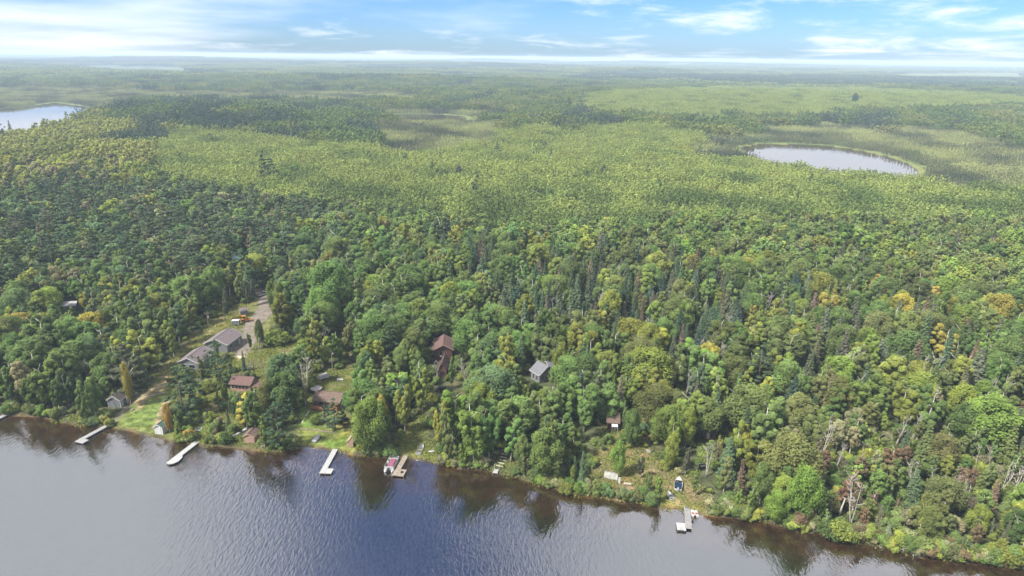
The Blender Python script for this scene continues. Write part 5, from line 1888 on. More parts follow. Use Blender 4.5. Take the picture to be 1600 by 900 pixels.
def hand(kind, bx, by, top, cname, wf=1.0):
    """A tree that the photograph singles out: foot at (bx, by), crown up to the level top."""
    p = gp(bx, by)
    if shore_d(p[0], p[1]) < 0.6:
        p[1] += 0.6 - float(shore_d(p[0], p[1]))
        p[2] = float(height(p[0], p[1]))
    h = 2.0
    while proj(p[0], p[1], p[2] + h)[1] > top and h < 26:
        h += 0.2
    HAND.append((p[0], p[1]))
    if kind == 'broad':
        wf *= 0.76
    add_tree(p[0], p[1], kind, h, wf, cname, 0.08)


for a in [
    ('broad', 133, 661, 596, 'olive', 0.8), ('broad', 205, 636, 556, 'yellow', 0.55), ('dead', 200, 632, 572, 'pale', 0.8), ('dead', 183, 641, 617, 'pale', 0.4),
    ('broad', 150, 650, 600, 'green', 0.9), ('broad', 95, 645, 590, 'green', 1.1), ('broad', 55, 640, 585, 'green', 1.1), ('broad', 18, 632, 572, 'green', 1.0), ('broad', 110, 640, 580, 'blue-green', 0.9),
    ('broad', 340, 560, 530, 'green', 0.5),
    ('pine', 288, 655, 572, 'dark green', 1.0), ('pine', 300, 640, 578, 'dark green', 0.95), ('broad', 318, 600, 555, 'olive', 0.9), ('pine', 345, 605, 532, 'dark green', 0.75), ('spruce', 303, 578, 553, 'dark green', 0.9),
    ('spruce', 382, 580, 547, 'dark green', 0.9), ('broad', 398, 590, 560, 'blue-green', 0.6), ('broad', 362, 590, 560, 'blue-green', 0.6), ('pine', 325, 585, 548, 'dark green', 0.7),
    ('broad', 266, 680, 632, 'orange', 0.45), ('broad', 279, 688, 650, 'lime', 0.75), ('broad', 285, 672, 640, 'blue-green', 0.6), ('spruce', 326, 660, 638, 'dark green', 0.9), ('spruce', 341, 628, 605, 'blue-green', 0.9),
    ('broad', 365, 652, 625, 'blue-green', 0.8), ('spruce', 358, 672, 640, 'dark green', 0.9), ('broad', 378, 648, 618, 'blue-green', 0.8), ('broad', 352, 625, 600, 'olive', 0.8),
    ('pine', 436, 708, 608, 'dark green', 1.25), ('broad', 414, 705, 655, 'lime', 0.8), ('pine', 448, 660, 600, 'dark green', 0.9), ('broad', 420, 650, 595, 'olive', 0.9), ('broad', 400, 640, 605, 'olive', 0.8),
    ('pine', 445, 625, 575, 'blue-green', 0.8), ('spruce', 449, 590, 548, 'dark green', 0.9), ('broad', 479, 636, 585, 'yellow-green', 0.45), ('dead', 477, 634, 567, 'pale', 0.7), ('broad', 533, 622, 572, 'lime', 0.85),
    ('pine', 524, 672, 622, 'dark green', 0.9), ('pine', 510, 664, 628, 'dark blue-green', 0.7), ('pine', 538, 665, 630, 'dark blue-green', 0.7),
    ('broad', 578, 712, 625, 'lime', 1.0), ('broad', 598, 706, 640, 'green', 0.9), ('broad', 570, 690, 632, 'yellow-green', 0.9), ('broad', 600, 680, 620, 'yellow', 0.6), ('broad', 590, 670, 610, 'green', 1.0),
    ('broad', 632, 676, 600, 'yellow-green', 1.0), ('broad', 660, 645, 575, 'yellow-green', 1.0), ('broad', 700, 726, 640, 'olive', 1.0), ('broad', 690, 705, 628, 'yellow', 0.7), ('broad', 742, 730, 640, 'lime', 1.1),
    ('broad', 725, 736, 690, 'lime', 0.7), ('broad', 765, 720, 640, 'green', 1.0), ('broad', 720, 715, 660, 'green', 1.0), ('broad', 815, 735, 680, 'green', 0.9), ('broad', 850, 752, 672, 'green', 1.1),
    ('broad', 820, 752, 715, 'olive', 0.8), ('spruce', 909, 757, 705, 'dark green', 0.9), ('spruce', 897, 750, 712, 'dark green', 0.9), ('spruce', 888, 745, 705, 'dark green', 0.8), ('broad', 870, 760, 720, 'green', 0.8),
    ('broad', 894, 756, 728, 'lime', 0.6), ('broad', 965, 745, 690, 'lime', 0.8), ('broad', 985, 700, 640, 'green', 0.8), ('broad', 975, 668, 628, 'green', 0.7), ('broad', 990, 690, 655, 'olive', 0.8),
    ('broad', 1028, 785, 742, 'lime', 0.85), ('broad', 1012, 768, 738, 'olive', 0.7), ('broad', 1000, 748, 715, 'grey-green', 0.7), ('broad', 1145, 740, 662, 'yellow-green', 1.15), ('broad', 1158, 735, 668, 'yellow', 0.8),
    ('broad', 1122, 720, 682, 'yellow', 0.5), ('broad', 1118, 735, 690, 'pale', 0.5), ('broad', 1130, 770, 715, 'olive', 1.0), ('broad', 1150, 800, 755, 'lime', 0.8), ('broad', 1172, 808, 757, 'lime', 0.9),
    ('broad', 1186, 790, 725, 'green', 0.9), ('broad', 1212, 824, 770, 'lime', 1.15), ('broad', 1222, 835, 790, 'yellow-green', 0.9), ('broad', 1250, 815, 732, 'lime', 0.9), ('broad', 1280, 820, 768, 'green', 0.8),
    ('broad', 1085, 775, 735, 'olive', 0.8), ('broad', 1070, 742, 700, 'grey-green', 0.7), ('broad', 1050, 715, 655, 'yellow-green', 0.9), ('broad', 1070, 700, 640, 'yellow-green', 0.9), ('broad', 1045, 735, 680, 'yellow-green', 0.8),
    ('spruce', 1115, 672, 612, 'dark green', 1.3), ('spruce', 1140, 664, 622, 'dark green', 1.0), ('spruce', 1152, 668, 628, 'dark green', 0.9), ('broad', 1085, 640, 572, 'grey-green', 1.0),
    ('broad', 985, 625, 555, 'green', 1.2), ('broad', 960, 610, 555, 'lime', 0.8), ('broad', 1035, 640, 603, 'yellow-green', 0.9), ('broad', 874, 596, 538, 'yellow-green', 0.85), ('broad', 886, 590, 545, 'green', 0.9),
    ('dead', 1103, 745, 700, 'pale', 0.5), ('dead', 1098, 575, 532, 'pale', 0.9), ('dead', 1112, 570, 528, 'pale', 0.9), ('dead', 1120, 580, 540, 'pale', 0.8), ('dead', 868, 505, 470, 'pale', 0.8),
    ('dead', 1488, 785, 745, 'pale', 1.0), ('dead', 1500, 788, 750, 'pale', 1.0), ('dead', 1480, 790, 752, 'pale', 0.8), ('dead', 1445, 780, 735, 'pale', 0.8), ('dead', 1560, 785, 730, 'pale', 1.0), ('dead', 1575, 790, 735, 'pale', 1.0),
    ('dead', 1460, 720, 688, 'pale', 0.9), ('dead', 1473, 722, 685, 'pale', 0.9), ('dead', 1440, 715, 685, 'pale', 0.8), ('dead', 1340, 735, 695, 'pale', 1.0), ('dead', 1362, 740, 708, 'pale', 0.9), ('dead', 1305, 735, 695, 'pale', 0.9),
    ('dead', 1417, 770, 725, 'pale', 0.7), ('dead', 1520, 740, 700, 'pale', 0.8), ('dead', 1282, 720, 665, 'pale', 0.7), ('dead', 1205, 665, 628, 'pale', 0.7), ('dead', 1424, 690, 650, 'pale', 0.8), ('dead', 1545, 735, 700, 'pale', 0.7),
    ('dead', 1410, 500, 475, 'pale', 0.9), ('dead', 1488, 512, 480, 'pale', 0.9), ('dead', 685, 600, 568, 'pale', 0.7), ('dead', 600, 592, 568, 'pale', 0.7), ('dead', 645, 610, 573, 'pale', 0.6),
    ('slim', 1312, 805, 735, 'red', 1.2), ('slim', 1330, 810, 755, 'rusty', 1.2), ('slim', 1358, 808, 765, 'red', 1.0), ('slim', 1408, 740, 698, 'rusty', 1.0), ('slim', 1500, 760, 735, 'red', 1.0), ('slim', 1400, 800, 775, 'rusty', 1.1),
    ('broad', 1380, 785, 725, 'olive', 1.0), ('broad', 1365, 770, 720, 'green', 1.0), ('broad', 1440, 810, 775, 'yellow-green', 0.9), ('slim', 1590, 660, 620, 'rusty', 1.2), ('slim', 1540, 815, 790, 'red', 0.9),
    ('broad', 706, 606, 558, 'green', 0.9), ('broad', 688, 632, 584, 'lime', 0.8), ('broad', 818, 640, 598, 'lime', 0.9), ('broad', 845, 660, 610, 'yellow-green', 0.8),
    ('broad', 408, 545, 500, 'olive', 0.62), ('broad', 392, 548, 520, 'olive', 0.6), ('dead', 406, 562, 533, 'pale', 0.4), ('broad', 428, 490, 438, 'green', 0.7), ('broad', 442, 500, 442, 'olive', 0.8), ('broad', 455, 520, 480, 'lime', 0.5),
    ('broad', 490, 578, 502, 'yellow-green', 1.1), ('broad', 492, 560, 500, 'yellow', 0.75), ('broad', 545, 560, 505, 'olive', 0.95), ('broad', 505, 520, 452, 'green', 1.2), ('broad', 520, 500, 412, 'green', 1.35), ('broad', 480, 480, 420, 'green', 1.2),
    ('pine', 425, 450, 393, 'green', 0.9), ('pine', 445, 448, 405, 'grey-green', 0.9), ('pine', 478, 500, 452, 'dark green', 0.8), ('broad', 355, 500, 450, 'grey-green', 0.6), ('broad', 388, 480, 440, 'grey-green', 0.55), ('broad', 396, 478, 438, 'grey-green', 0.55),
    ('broad', 272, 560, 500, 'lime', 0.9), ('broad', 300, 500, 435, 'green', 1.1), ('broad', 1330, 440, 405, 'yellow-green', 1.0), ('broad', 1390, 455, 405, 'lime', 1.4), ('broad', 1400, 500, 452, 'yellow-green', 1.3),
    ('broad', 1240, 500, 460, 'lime', 1.2), ('broad', 1170, 520, 475, 'yellow', 0.9), ('broad', 1190, 515, 478, 'yellow-green', 1.2), ('broad', 790, 590, 520, 'yellow-green', 1.2), ('broad', 645, 592, 545, 'yellow-green', 0.8),
    ('spruce', 860, 262, 232, 'dark green', 1.0), ('pine', 777, 250, 222, 'dark green', 0.8), ('pine', 745, 322, 268, 'dark green', 0.6), ('pine', 836, 326, 286, 'dark green', 0.6), ('pine', 826, 290, 270, 'dark green', 0.6),
    ('pine', 415, 290, 225, 'dark blue-green', 0.6), ('pine', 425, 292, 248, 'dark blue-green', 0.9), ('spruce', 17, 208, 187, 'dark green', 1.2), ('pine', 185, 190, 158, 'dark green', 0.9), ('pine', 196, 190, 165, 'dark blue-green', 0.8),
    ('broad', 1335, 166, 142, 'dark green', 1.1), ('pine', 888, 178, 148, 'dark green', 1.0), ('pine', 908, 178, 145, 'dark green', 1.0), ('pine', 240, 475, 415, 'dark green', 0.8), ('pine', 225, 460, 400, 'green', 0.9),
]:
    hand(*a)
HXY = np.array(HAND)


KEEP = [(q[0], q[1], q[2], q[3], max(q[4], float(np.hypot(*gp((q[0] + q[2]) / 2, q[3])[:2])))) for q in KEEP]


def hidden_by(x, y, z, h, w):
    """True where a crown would stand in front of something that the photograph shows."""
    ax, ay, aw = proj(x, y, z + h)
    bx, by, bw = proj(x, y, z + h * 0.25)
    hw = w * 0.5 * FPX / aw
    m = np.zeros(np.shape(x), bool)
    d = np.hypot(x, y)
    for x0, y0, x1, y1, dist in KEEP:
        ox = np.minimum(ax + hw * 0.8, x1) - np.maximum(ax - hw * 0.8, x0)
        oy = np.minimum(by, y1) - np.maximum(ay, y0)
        m |= (ox > 1.0) & (oy > 1.5) & (d < dist + 3)
    return m


# a singled-out tree may lap over a building's edge but not bury it
drop = []
for i, r_ in enumerate(REC):
    z_ = float(height(r_[0], r_[1]))
    wd = {'broad': 8.6, 'pine': 7.4, 'spruce': 4.2, 'slim': 4.0, 'dead': 1.5, 'shrub': 3.2}[r_[2]] * r_[4] * r_[3] / {'broad': 13, 'pine': 16, 'spruce': 13, 'slim': 12, 'dead': 10, 'shrub': 2.6}[r_[2]]
    for _ in range(6):
        ax, ay, aw = proj(r_[0], r_[1], z_ + r_[3])
        bx, by, bw = proj(r_[0], r_[1], z_ + r_[3] * 0.2)
        hw, bad = wd * 0.5 * FPX / aw, False
        for x0, y0, x1, y1, ds in KEEP:
            ox, oy = min(ax + hw, x1) - max(ax - hw, x0), min(by, y1) - max(ay, y0)
            if ox > 0 and oy > 0 and ox * oy > 0.3 * (x1 - x0) * (y1 - y0) and math.hypot(r_[0], r_[1]) < ds + 1:
                bad = True
        if not bad:
            break
        wd *= 0.85
        r_[4] *= 0.85
        r_[3] *= 0.95
    else:
        drop.append(i)
for i in reversed(drop):
    del REC[i]
N_HAND = len(REC)


def pick(p, names):
    i = np.searchsorted(np.cumsum(p) / sum(p), g.random())
    return names[min(i, len(names) - 1)]


# near woods, tree by tree
x, y = grid(-760, 760, 60, 640, 5.9, g)
z = height(x, y)
d = shore_d(x, y)
px, py, w_ = proj(x, y, z)
mx, my, _ = proj(x, y, z + 8)
ok = (d > 1.2) & (px > -430) & (px < 2030) & ~near_clear(px + 4 * wob(x, y, 12, 3), py + 3 * wob(x, y, 10, 6)) & ~in_lakes(x, y, 10)
asp = inpoly(px, py + 6, ASPEN_PX)
bog = np.zeros(len(x), bool)
for b_ in BOG_PX:
    bog |= inpoly(px, py, b_)
ok &= ~asp & ~bog & (np.hypot(x, y) < 640)
hd = np.full(len(x), 1e9)
for hx, hy in HXY:
    hd = np.minimum(hd, (x - hx) ** 2 + (y - hy) ** 2)
ok &= hd > 3.2 ** 2
ok &= ~hidden_by(x, y, z, np.full(len(x), 13.5), np.full(len(x), 9.5))
ok &= (wob(x, y, 16, 11) + 0.6 * wob(x, y, 7, 2) > -1.05)
sel = np.nonzero(ok)[0]
PX, PY, MXX, MYY = px[sel], py[sel], mx[sel], my[sel]
R_pine, R_s1, R_s2, R_dm, R_ly, R_yn = (inpoly(MXX, MYY, q) for q in (PINES_PX, SPR1_PX, SPR2_PX, DEADMIX_PX, LEFTYEL_PX, YELNEAR_PX))
yel = wob(x[sel], y[sel], 60, 8) + 0.5 * wob(x[sel], y[sel], 20, 3)
clus = wob(x[sel], y[sel], 26, 5)
for i, k in enumerate(sel):
    X, Y = x[k], y[k]
    if R_pine[i]:
        kind = pick((0.36, 0.57, 0.07), ('pine', 'broad', 'spruce'))
    elif R_dm[i]:
        kind = pick((0.37, 0.36, 0.22, 0.05), ('broad', 'slim', 'spruce', 'dead'))
    elif R_s1[i]:
        kind = 'spruce' if clus[i] > -0.3 and g.random() < 0.85 else pick((0.7, 0.2, 0.1), ('broad', 'slim', 'dead'))
    elif R_s2[i]:
        kind = 'spruce' if clus[i] > -0.15 and g.random() < 0.75 else pick((0.75, 0.18, 0.04, 0.03), ('broad', 'slim', 'spruce', 'dead'))
    elif R_yn[i]:
        kind = pick((0.86, 0.09, 0.02, 0.03), ('broad', 'slim', 'spruce', 'dead'))
    else:
        kind = pick((0.74, 0.08, 0.16, 0.01, 0.01) if PX[i] > 850 else (0.81, 0.08, 0.06, 0.035, 0.015), ('broad', 'slim', 'spruce', 'pine', 'dead'))
    if kind in ('broad', 'slim'):
        u = g.random() + 0.35 * yel[i]
        if R_dm[i]:
            c = pick((0.3, 0.3, 0.16, 0.08, 0.08, 0.08), ('green', 'olive', 'yellow-green', 'rusty', 'pale', 'lime'))
        elif R_ly[i]:
            c = pick((0.36, 0.16, 0.34, 0.14), ('yellow-green', 'green', 'bright', 'pale'))
        elif PX[i] < 560 and PY[i] < 480:
            c = pick((0.44, 0.30, 0.12, 0.06, 0.08), ('blue-green', 'green', 'olive', 'yellow-green', 'pale')) if u < 1.1 else 'yellow-green'
        elif PX[i] < 300:
            c = 'green' if u < 0.55 else pick((0.3, 0.32, 0.16, 0.12, 0.1), ('blue-green', 'yellow-green', 'olive', 'pale', 'yellow'))
        elif PX[i] > 900:
            c = 'green' if u < 0.35 else pick((0.38, 0.28, 0.24, 0.02, 0.08), ('lime', 'yellow-green', 'olive', 'yellow', 'green')) if u > 0.5 else 'olive'
        else:
            c = 'green' if u < 0.62 else pick((0.30, 0.23, 0.30, 0.02, 0.15), ('lime', 'olive', 'yellow-green', 'yellow', 'blue-green'))
        h = g.normal(12.4, 1.9) * (0.68 if R_dm[i] else 1)
    elif kind == 'spruce':
        c = pick((0.45, 0.25, 0.2, 0.1), ('dark green', 'dark blue-green', 'grey-green', 'brownish') if PX[i] < 1250 else ('grey-green', 'olive', 'dark green', 'brownish'))
        h = g.normal(12.0, 2.2) * (0.8 if R_dm[i] else 1)
    elif kind == 'pine':
        c = pick((0.5, 0.25, 0.25), ('dark green', 'blue-green', 'grey-green'))
        h = g.normal(15.5, 1.8)
    else:
        c = 'pale'
        h = g.normal(10.5, 1.6)
    add_tree(X, Y, kind, max(4.0, h), g.uniform(0.98, 1.38), c)

# thicker small growth on the right shore, and lone trees standing above the young aspens
x2, y2 = grid(0, 260, 60, 190, 3.3, g)
z2 = height(x2, y2)
a2, b2, _ = proj(x2, y2, z2 + 3)
k2 = inpoly(a2, b2, [(1235, 690), (1420, 660), (1900, 760), (1900, 960), (1640, 900), (1500, 880), (1320, 842), (1240, 815)]) & (shore_d(x2, y2) > 0.8) & (g.random(len(x2)) < 0.8)
for i in np.nonzero(k2)[0]:
    kd = pick((0.55, 0.33, 0.12), ('shrub', 'slim', 'spruce'))
    c = pick((0.34, 0.28, 0.16, 0.08, 0.08, 0.06), ('green', 'olive', 'yellow-green', 'pale', 'rusty', 'brownish'))
    add_tree(x2[i], y2[i], kd, g.uniform(2.2, 4.0) if kd == 'shrub' else g.uniform(4.5, 7.5), g.uniform(0.9, 1.3), c if kd != 'spruce' else 'grey-green')
x2, y2 = grid(-500, 700, 330, 800, 17, g)
a2, b2, _ = proj(x2, y2, height(x2, y2))
k2 = inpoly(a2, b2 + 6, ASPEN_PX) & ~in_lakes(x2, y2, 20) & (g.random(len(x2)) < 0.12 + 0.5 * ss(0.25, 0.9, wob(x2, y2, 85, 14)))
for i in np.nonzero(k2)[0]:
    kd = pick((0.6, 0.3, 0.1), ('broad', 'pine', 'spruce'))
    add_tree(x2[i], y2[i], kd, g.uniform(8, 12) if kd == 'broad' else g.uniform(9, 14), g.uniform(0.8, 1.1), pick((0.4, 0.3, 0.3), ('green', 'blue-green', 'grey-green')) if kd == 'broad' else 'dark green')

# shrubs along the bank, on clearing edges and in the yards
sx_ = []
for i in range(900):
    t = g.uniform(-60, 1640)
    yy = np.interp(t, [q[0] for q in SHORE_PX], [q[1] for q in SHORE_PX])
    p = at(t, yy, 0.3)
    p[1] += abs(g.normal(0, 1.4)) + 0.5
    sx_.append((p[0], p[1]))
for c in CLEAR:
    P2 = [gp(*q)[:2] for q in c]
    for i in range(len(P2)):
        a, b = P2[i], P2[(i + 1) % len(P2)]
        for k in range(max(1, int(np.hypot(*(b - a)) / 1.7))):
            q = a + (b - a) * g.random() + g.normal(0, 1.0, 2)
            sx_.append((q[0], q[1]))
for bx in (C_MID, C_YARD, C_DECK):
    x0, x1 = min(q[0] for q in bx), max(q[0] for q in bx)
    y0, y1 = min(q[1] for q in bx), max(q[1] for q in bx)
    for k in range(60 if bx is C_MID else 26):
        q = (g.uniform(x0, x1), g.uniform(y0, y1))
        if inpoly(*q, bx):
            p = gp(*q)
            sx_.append((p[0], p[1]))
sx_ = np.array(sx_)
zs = height(sx_[:, 0], sx_[:, 1])
qx, qy, _ = proj(sx_[:, 0], sx_[:, 1], zs)
OPENWATERSIDE = [[(168, 655), (205, 622), (262, 585), (274, 620), (262, 662), (290, 692), (200, 690)], [(612, 716), (640, 655), (672, 640), (668, 690), (692, 724)], [(462, 664), (560, 664), (560, 712), (462, 712)], [(645, 690), (692, 690), (692, 730), (645, 725)], [(300, 662), (335, 662), (330, 690), (300, 694)],
                 [(1036, 742), (1098, 742), (1110, 808), (1036, 800)], [(925, 735), (1000, 740), (1010, 775), (925, 765)], C_STRIP[:0] or [(212, 610), (320, 505), (370, 475), (380, 495), (275, 590)]]
okk = shore_d(sx_[:, 0], sx_[:, 1]) > 0.5
for b_ in OPENWATERSIDE:
    okk &= ~inpoly(qx, qy, b_)
okk &= ~inpoly(qx, qy, [(360, 570), (360, 540), (395, 510), (395, 440), (430, 440), (432, 490), (400, 545)])
okk &= ~hidden_by(sx_[:, 0], sx_[:, 1], zs, np.full(len(sx_), 3.2), np.full(len(sx_), 4.2))
for i in np.nonzero(okk)[0]:
    right = qx[i] > 1230
    c = pick((0.3, 0.28, 0.16, 0.12, 0.08, 0.06), ('olive', 'green', 'yellow-green', 'pale', 'rusty' if right else 'blue-green', 'lime'))
    add_tree(sx_[i, 0], sx_[i, 1], 'shrub', g.uniform(1.3, 3.0) * (1.25 if right else 1), g.uniform(0.75, 1.2), c)
hand('shrub', 430, 537, 517, 'lime', 1.3)
hand('shrub', 421, 536, 519, 'lime', 1.2)
hand('shrub', 441, 534, 516, 'lime', 1.0)
hand('shrub', 296, 687, 672, 'orange', 0.9)

# ------------------------------------------------------------------ trees as things: the nearest of each kind in view
KINDS = {'broad': (BROAD, 13.0, 'broadleaf_tree', 'broadleaf tree', 'broadleaf trees of the near woods', 'broadleaf_woods', BROAD_M),
         'slim': (SLIM, 12.0, 'young_tree', 'young tree', 'slim young trees of the near woods', 'young_tree_woods', SLIM),
         'spruce': (SPRUCE, 13.0, 'spruce_tree', 'spruce tree', 'spruces of the near woods', 'spruce_woods', SPRUCE_M),
         'pine': (PINE, 16.0, 'pine_tree', 'pine tree', 'pines of the near woods', 'pine_woods', PINE_M),
         'dead': (DEAD, 10.0, 'dead_tree', 'dead tree', 'bleached dead birches', 'dead_tree_woods', DEAD),
         'shrub': (SHRUB, 2.6, 'shrub', 'shrub', 'shrubs along the bank and clearings', 'shrub_thicket', SHRUB)}
WORDS = {'broad': 'broadleaf tree', 'slim': 'slim young tree', 'spruce': 'spruce', 'pine': 'pine', 'dead': 'bare dead birch', 'shrub': 'shrub'}
LM = [(n, *proj(a, b, 2.0)[:2]) for n, a, b in LANDMARKS if 'far plain' not in n]
LM += [('the round forest pond', 1300, 255), ('the left distant lake', 60, 180)]
USED = {}


def tree_label(kind, cname, h, hm, px_, py_):
    size = 'very tall' if h > hm * 1.22 else 'tall' if h > hm * 1.05 else 'middling' if h > hm * 0.9 else 'small' if h > hm * 0.72 else 'very small'
    shade = '' if kind == 'dead' else cname + ' '
    L = sorted(LM, key=lambda q: (q[1] - px_) ** 2 + 1.6 * (q[2] - py_) ** 2)[:5]
    cand = []
    for j, q in enumerate(L):
        dx, dy = px_ - q[1], py_ - q[2]
        far_ = math.hypot(dx, dy * 1.3)
        step = 'close' if far_ < 35 else 'a short way' if far_ < 80 else 'some way' if far_ < 160 else 'far'
        side = 'left of' if dx < 0 else 'right of'
        deep = 'behind' if dy < 0 else 'in front of'
        if abs(dx) > 2.2 * abs(dy):
            rel = side
        elif abs(dy) > 1.4 * abs(dx):
            rel = deep
        else:
            rel = deep + ' and ' + side
        cand.append(f'{size} {shade}{WORDS[kind]} {step} {rel} {q[0]}')
    for j in range(len(L)):
        for k in range(j + 1, len(L)):
            cand.append(f'{size} {shade}{WORDS[kind]} between {L[j][0]} and {L[k][0]}')
    for c in cand:
        if c not in USED and len(c.split()) <= 16:
            USED[c] = 1
            return c
    for n_ in ('second', 'third', 'fourth', 'fifth', 'sixth', 'seventh', 'eighth', 'ninth'):
        for q in cand[:5]:
            c = n_ + ' ' + q
            if c not in USED and len(c.split()) <= 16:
                USED[c] = 1
                return c
    return min(cand, key=lambda c: len(c.split()))


XY = np.array([[r[0], r[1]] for r in REC])
ZZ = height(XY[:, 0], XY[:, 1])
TX, TY, TW = proj(XY[:, 0], XY[:, 1], ZZ + np.array([r[3] * 0.6 for r in REC]))
KD = np.array([r[2] for r in REC])
HH = np.array([r[3] for r in REC])
inview = (TX > -12) & (TX < 1612) & (TY < 915)
ishand = np.zeros(len(REC), bool)
ishand[:N_HAND] = True
rest = {}
for kind, (prot, hm, nm, cat, grp, mass, prot_m) in KINDS.items():
    idx = np.nonzero((KD == kind))[0]
    score = np.where(inview[idx], HH[idx] / TW[idx], -1) + 0.6 * ishand[idx] * inview[idx]
    order = idx[np.argsort(-score)]
    ind = [i for i in order[:296] if inview[i]]
    rest[kind] = np.array([i for i in idx if i not in set(ind)], int)
    for i in ind:
        X, Y, _, h, wf, cname, tint = REC[i]
        s = h / hm
        q = int(g.integers(len(prot)))
        lab = tree_label(kind, cname, h, {'broad': 12.6, 'slim': 11, 'spruce': 12, 'pine': 15.5, 'dead': 10.5, 'shrub': 2.2}[kind], TX[i], TY[i])
        t = thing(nm, lab, cat, (X, Y, ZZ[i] - 0.05), g.uniform(0, 6.28), grp)
        t.scale = (s * wf, s * wf, s) if kind != 'dead' else (s, s, s)
        tr = obj('trunk' if kind != 'shrub' else 'stem', prot[q][1], t)
        cr = obj('crown' if kind != 'dead' else 'limbs', prot[q][0], t)
        cr['tint'] = [float(tint[0]), float(tint[1]), float(tint[2])]


def tint_of(i):
    return REC[i][6]


for kind, (prot, hm, nm, cat, grp, mass, prot_m) in KINDS.items():
    ids = rest[kind]
    if not len(ids):
        continue
    dist = np.hypot(XY[ids, 0], XY[ids, 1])
    for sub, pr, suffix in ((ids[dist < 330], prot, ''), (ids[dist >= 330], prot_m, '_beyond')):
        if not len(sub):
            continue
        ms = [merged(p) for p in pr]
        s = HH[sub] / hm
        wf = np.array([REC[i][4] for i in sub])
        node_forest(mass + suffix, ms, np.stack([XY[sub, 0], XY[sub, 1], ZZ[sub] - 0.05], -1), g.uniform(0, 6.28, len(sub)), np.stack([s * wf, s * wf, s], -1),
                    np.array([tint_of(i) for i in sub]), g.integers(0, len(pr), len(sub)))

# ------------------------------------------------------------------ woods too far or too fine to count
def blend(names, u):
    """Colour along a list of named colours, u from 0 to 1."""
    c = np.array([TINT[n] for n in names])
    f = np.clip(u, 0, 0.9999) * (len(names) - 1)
    i = f.astype(int)
    k = (f - i)[:, None]
    return c[i] * (1 - k) + c[i + 1] * k


TINT.update({'aspen': (0.275, 0.33, 0.098), 'aspen2': (0.20, 0.26, 0.08), 'bogspruce': (0.12, 0.13, 0.068), 'tamarack': (0.22, 0.24, 0.10), 'bogdark': (0.05, 0.062, 0.042)})


def lay(x, y, pad=6):
    z_ = height(x, y)
    a, b, _ = proj(x, y, z_)
    k = (shore_d(x, y) > 2) & ~in_lakes(x, y, pad) & (a > -430) & (a < 2030)
    a = a + 26 * wob(x, y, 150, 3) + 12 * wob(x, y, 50, 9)
    b = b + (4 * wob(x, y, 170, 6) + 2 * wob(x, y, 60, 1)) * np.clip((b - 95) / 80, 0.1, 1.5)
    return x[k], y[k], z_[k], a[k], b[k]


def mass_of(name, meshes, x, y, z, tint, smin=0.85, smax=1.15):
    k = len(x)
    s = g.uniform(smin, smax, k)
    hs = s * g.uniform(0.85, 1.2, k)
    node_forest(name, meshes, np.stack([x, y, z - 0.1], -1), g.uniform(0, 6.28, k), np.stack([s, s, hs], -1), np.clip(tint * (1 + g.normal(0, 0.07, (k, 1))), 0.01, 0.6), g.integers(0, len(meshes), k))


# young aspen stands, and bogs
x, y = grid(-1900, 1900, 200, 2300, 10.5, g)
x, y, z, a, b = lay(x, y, 11)
m1 = inpoly(a, b + 5, ASPEN_PX)
m2 = inpoly(a, b + 2, ASPEN2_PX)
mm = m1 | m2
for h_ in BOG_PX:
    mm &= ~inpoly(a, b, h_)
dk = 0.5 + 0.42 * wob(x, y, 90, 4) + 0.2 * wob(x, y, 30, 9)
mass_of('young_aspen_stand', P_ASP, x[mm], y[mm], z[mm], blend(('green', 'aspen2', 'aspen', 'aspen', 'bright'), dk[mm] - 0.35 * ss(285, 345, b[mm])), 0.95, 1.25)
bm = np.zeros(len(x), bool)
for h_ in BOG_PX:
    bm |= inpoly(a, b, h_)
bm |= in_lakes(x, y, 60) & ~m1
bm &= np.hypot(x, y) < 2300
u = 0.45 + 0.5 * wob(x, y, 130, 6) + 0.25 * wob(x, y, 40, 2)
keepm = bm & (wob(x, y, 70, 13) + 0.7 * wob(x, y, 25, 1) > -1.5)
tb_ = blend(('bogdark', 'bogspruce', 'tamarack', 'tamarack'), u)
fr_ = polydist(x, y, POND)
tb_ = np.where(((fr_ > -32) & (fr_ < 0))[:, None], blend(('bogdark', 'bogspruce', 'dark green'), u), tb_)     # dark spruces crowd the pond's edge
mass_of('bog_spruce_stand', P_BOG, x[keepm], y[keepm], z[keepm], tb_[keepm], 0.85, 1.15)

# mixed woods from 600 m out to the far plain
x, y = grid(-2300, 2300, 560, 2500, 21, g)
k = np.hypot(x, y) > 625
x, y, z, a, b = lay(x[k], y[k], 8)
bad = inpoly(a, b + 5, ASPEN_PX) | inpoly(a, b + 2, ASPEN2_PX)
for h_ in BOG_PX:
    bad |= inpoly(a, b, h_)
bad |= in_lakes(x, y, 40)
x, y, z, a, b = x[~bad], y[~bad], z[~bad], a[~bad], b[~bad]
f = 0.5 * wob(x, y, 330, 2) + 0.6 * wob(x, y, 110, 10)
pin = f > 0.45
pin |= inpoly(a, b, DARKHILL_PX) & (f > 0.15)
u = 0.5 + 0.35 * wob(x, y, 160, 7) + 0.3 * wob(x, y, 45, 12) + 0.25 * inpoly(a, b, LEFTYEL_PX)
dh = inpoly(a, b, DARKHILL_PX)
tb = blend(('blue-green', 'green', 'green', 'yellow-green', 'pale'), u)
ly = inpoly(a, b, LEFTYEL_PX)
tb[ly] = blend(('green', 'yellow-green', 'bright', 'bright'), u - 0.1)[ly]
tb[dh] = blend(('blue-green', 'green', 'green', 'yellow-green'), u)[dh]
mass_of('distant_broadleaf_woods', P_BRD, x[~pin], y[~pin], z[~pin], tb[~pin], 0.85, 1.15)
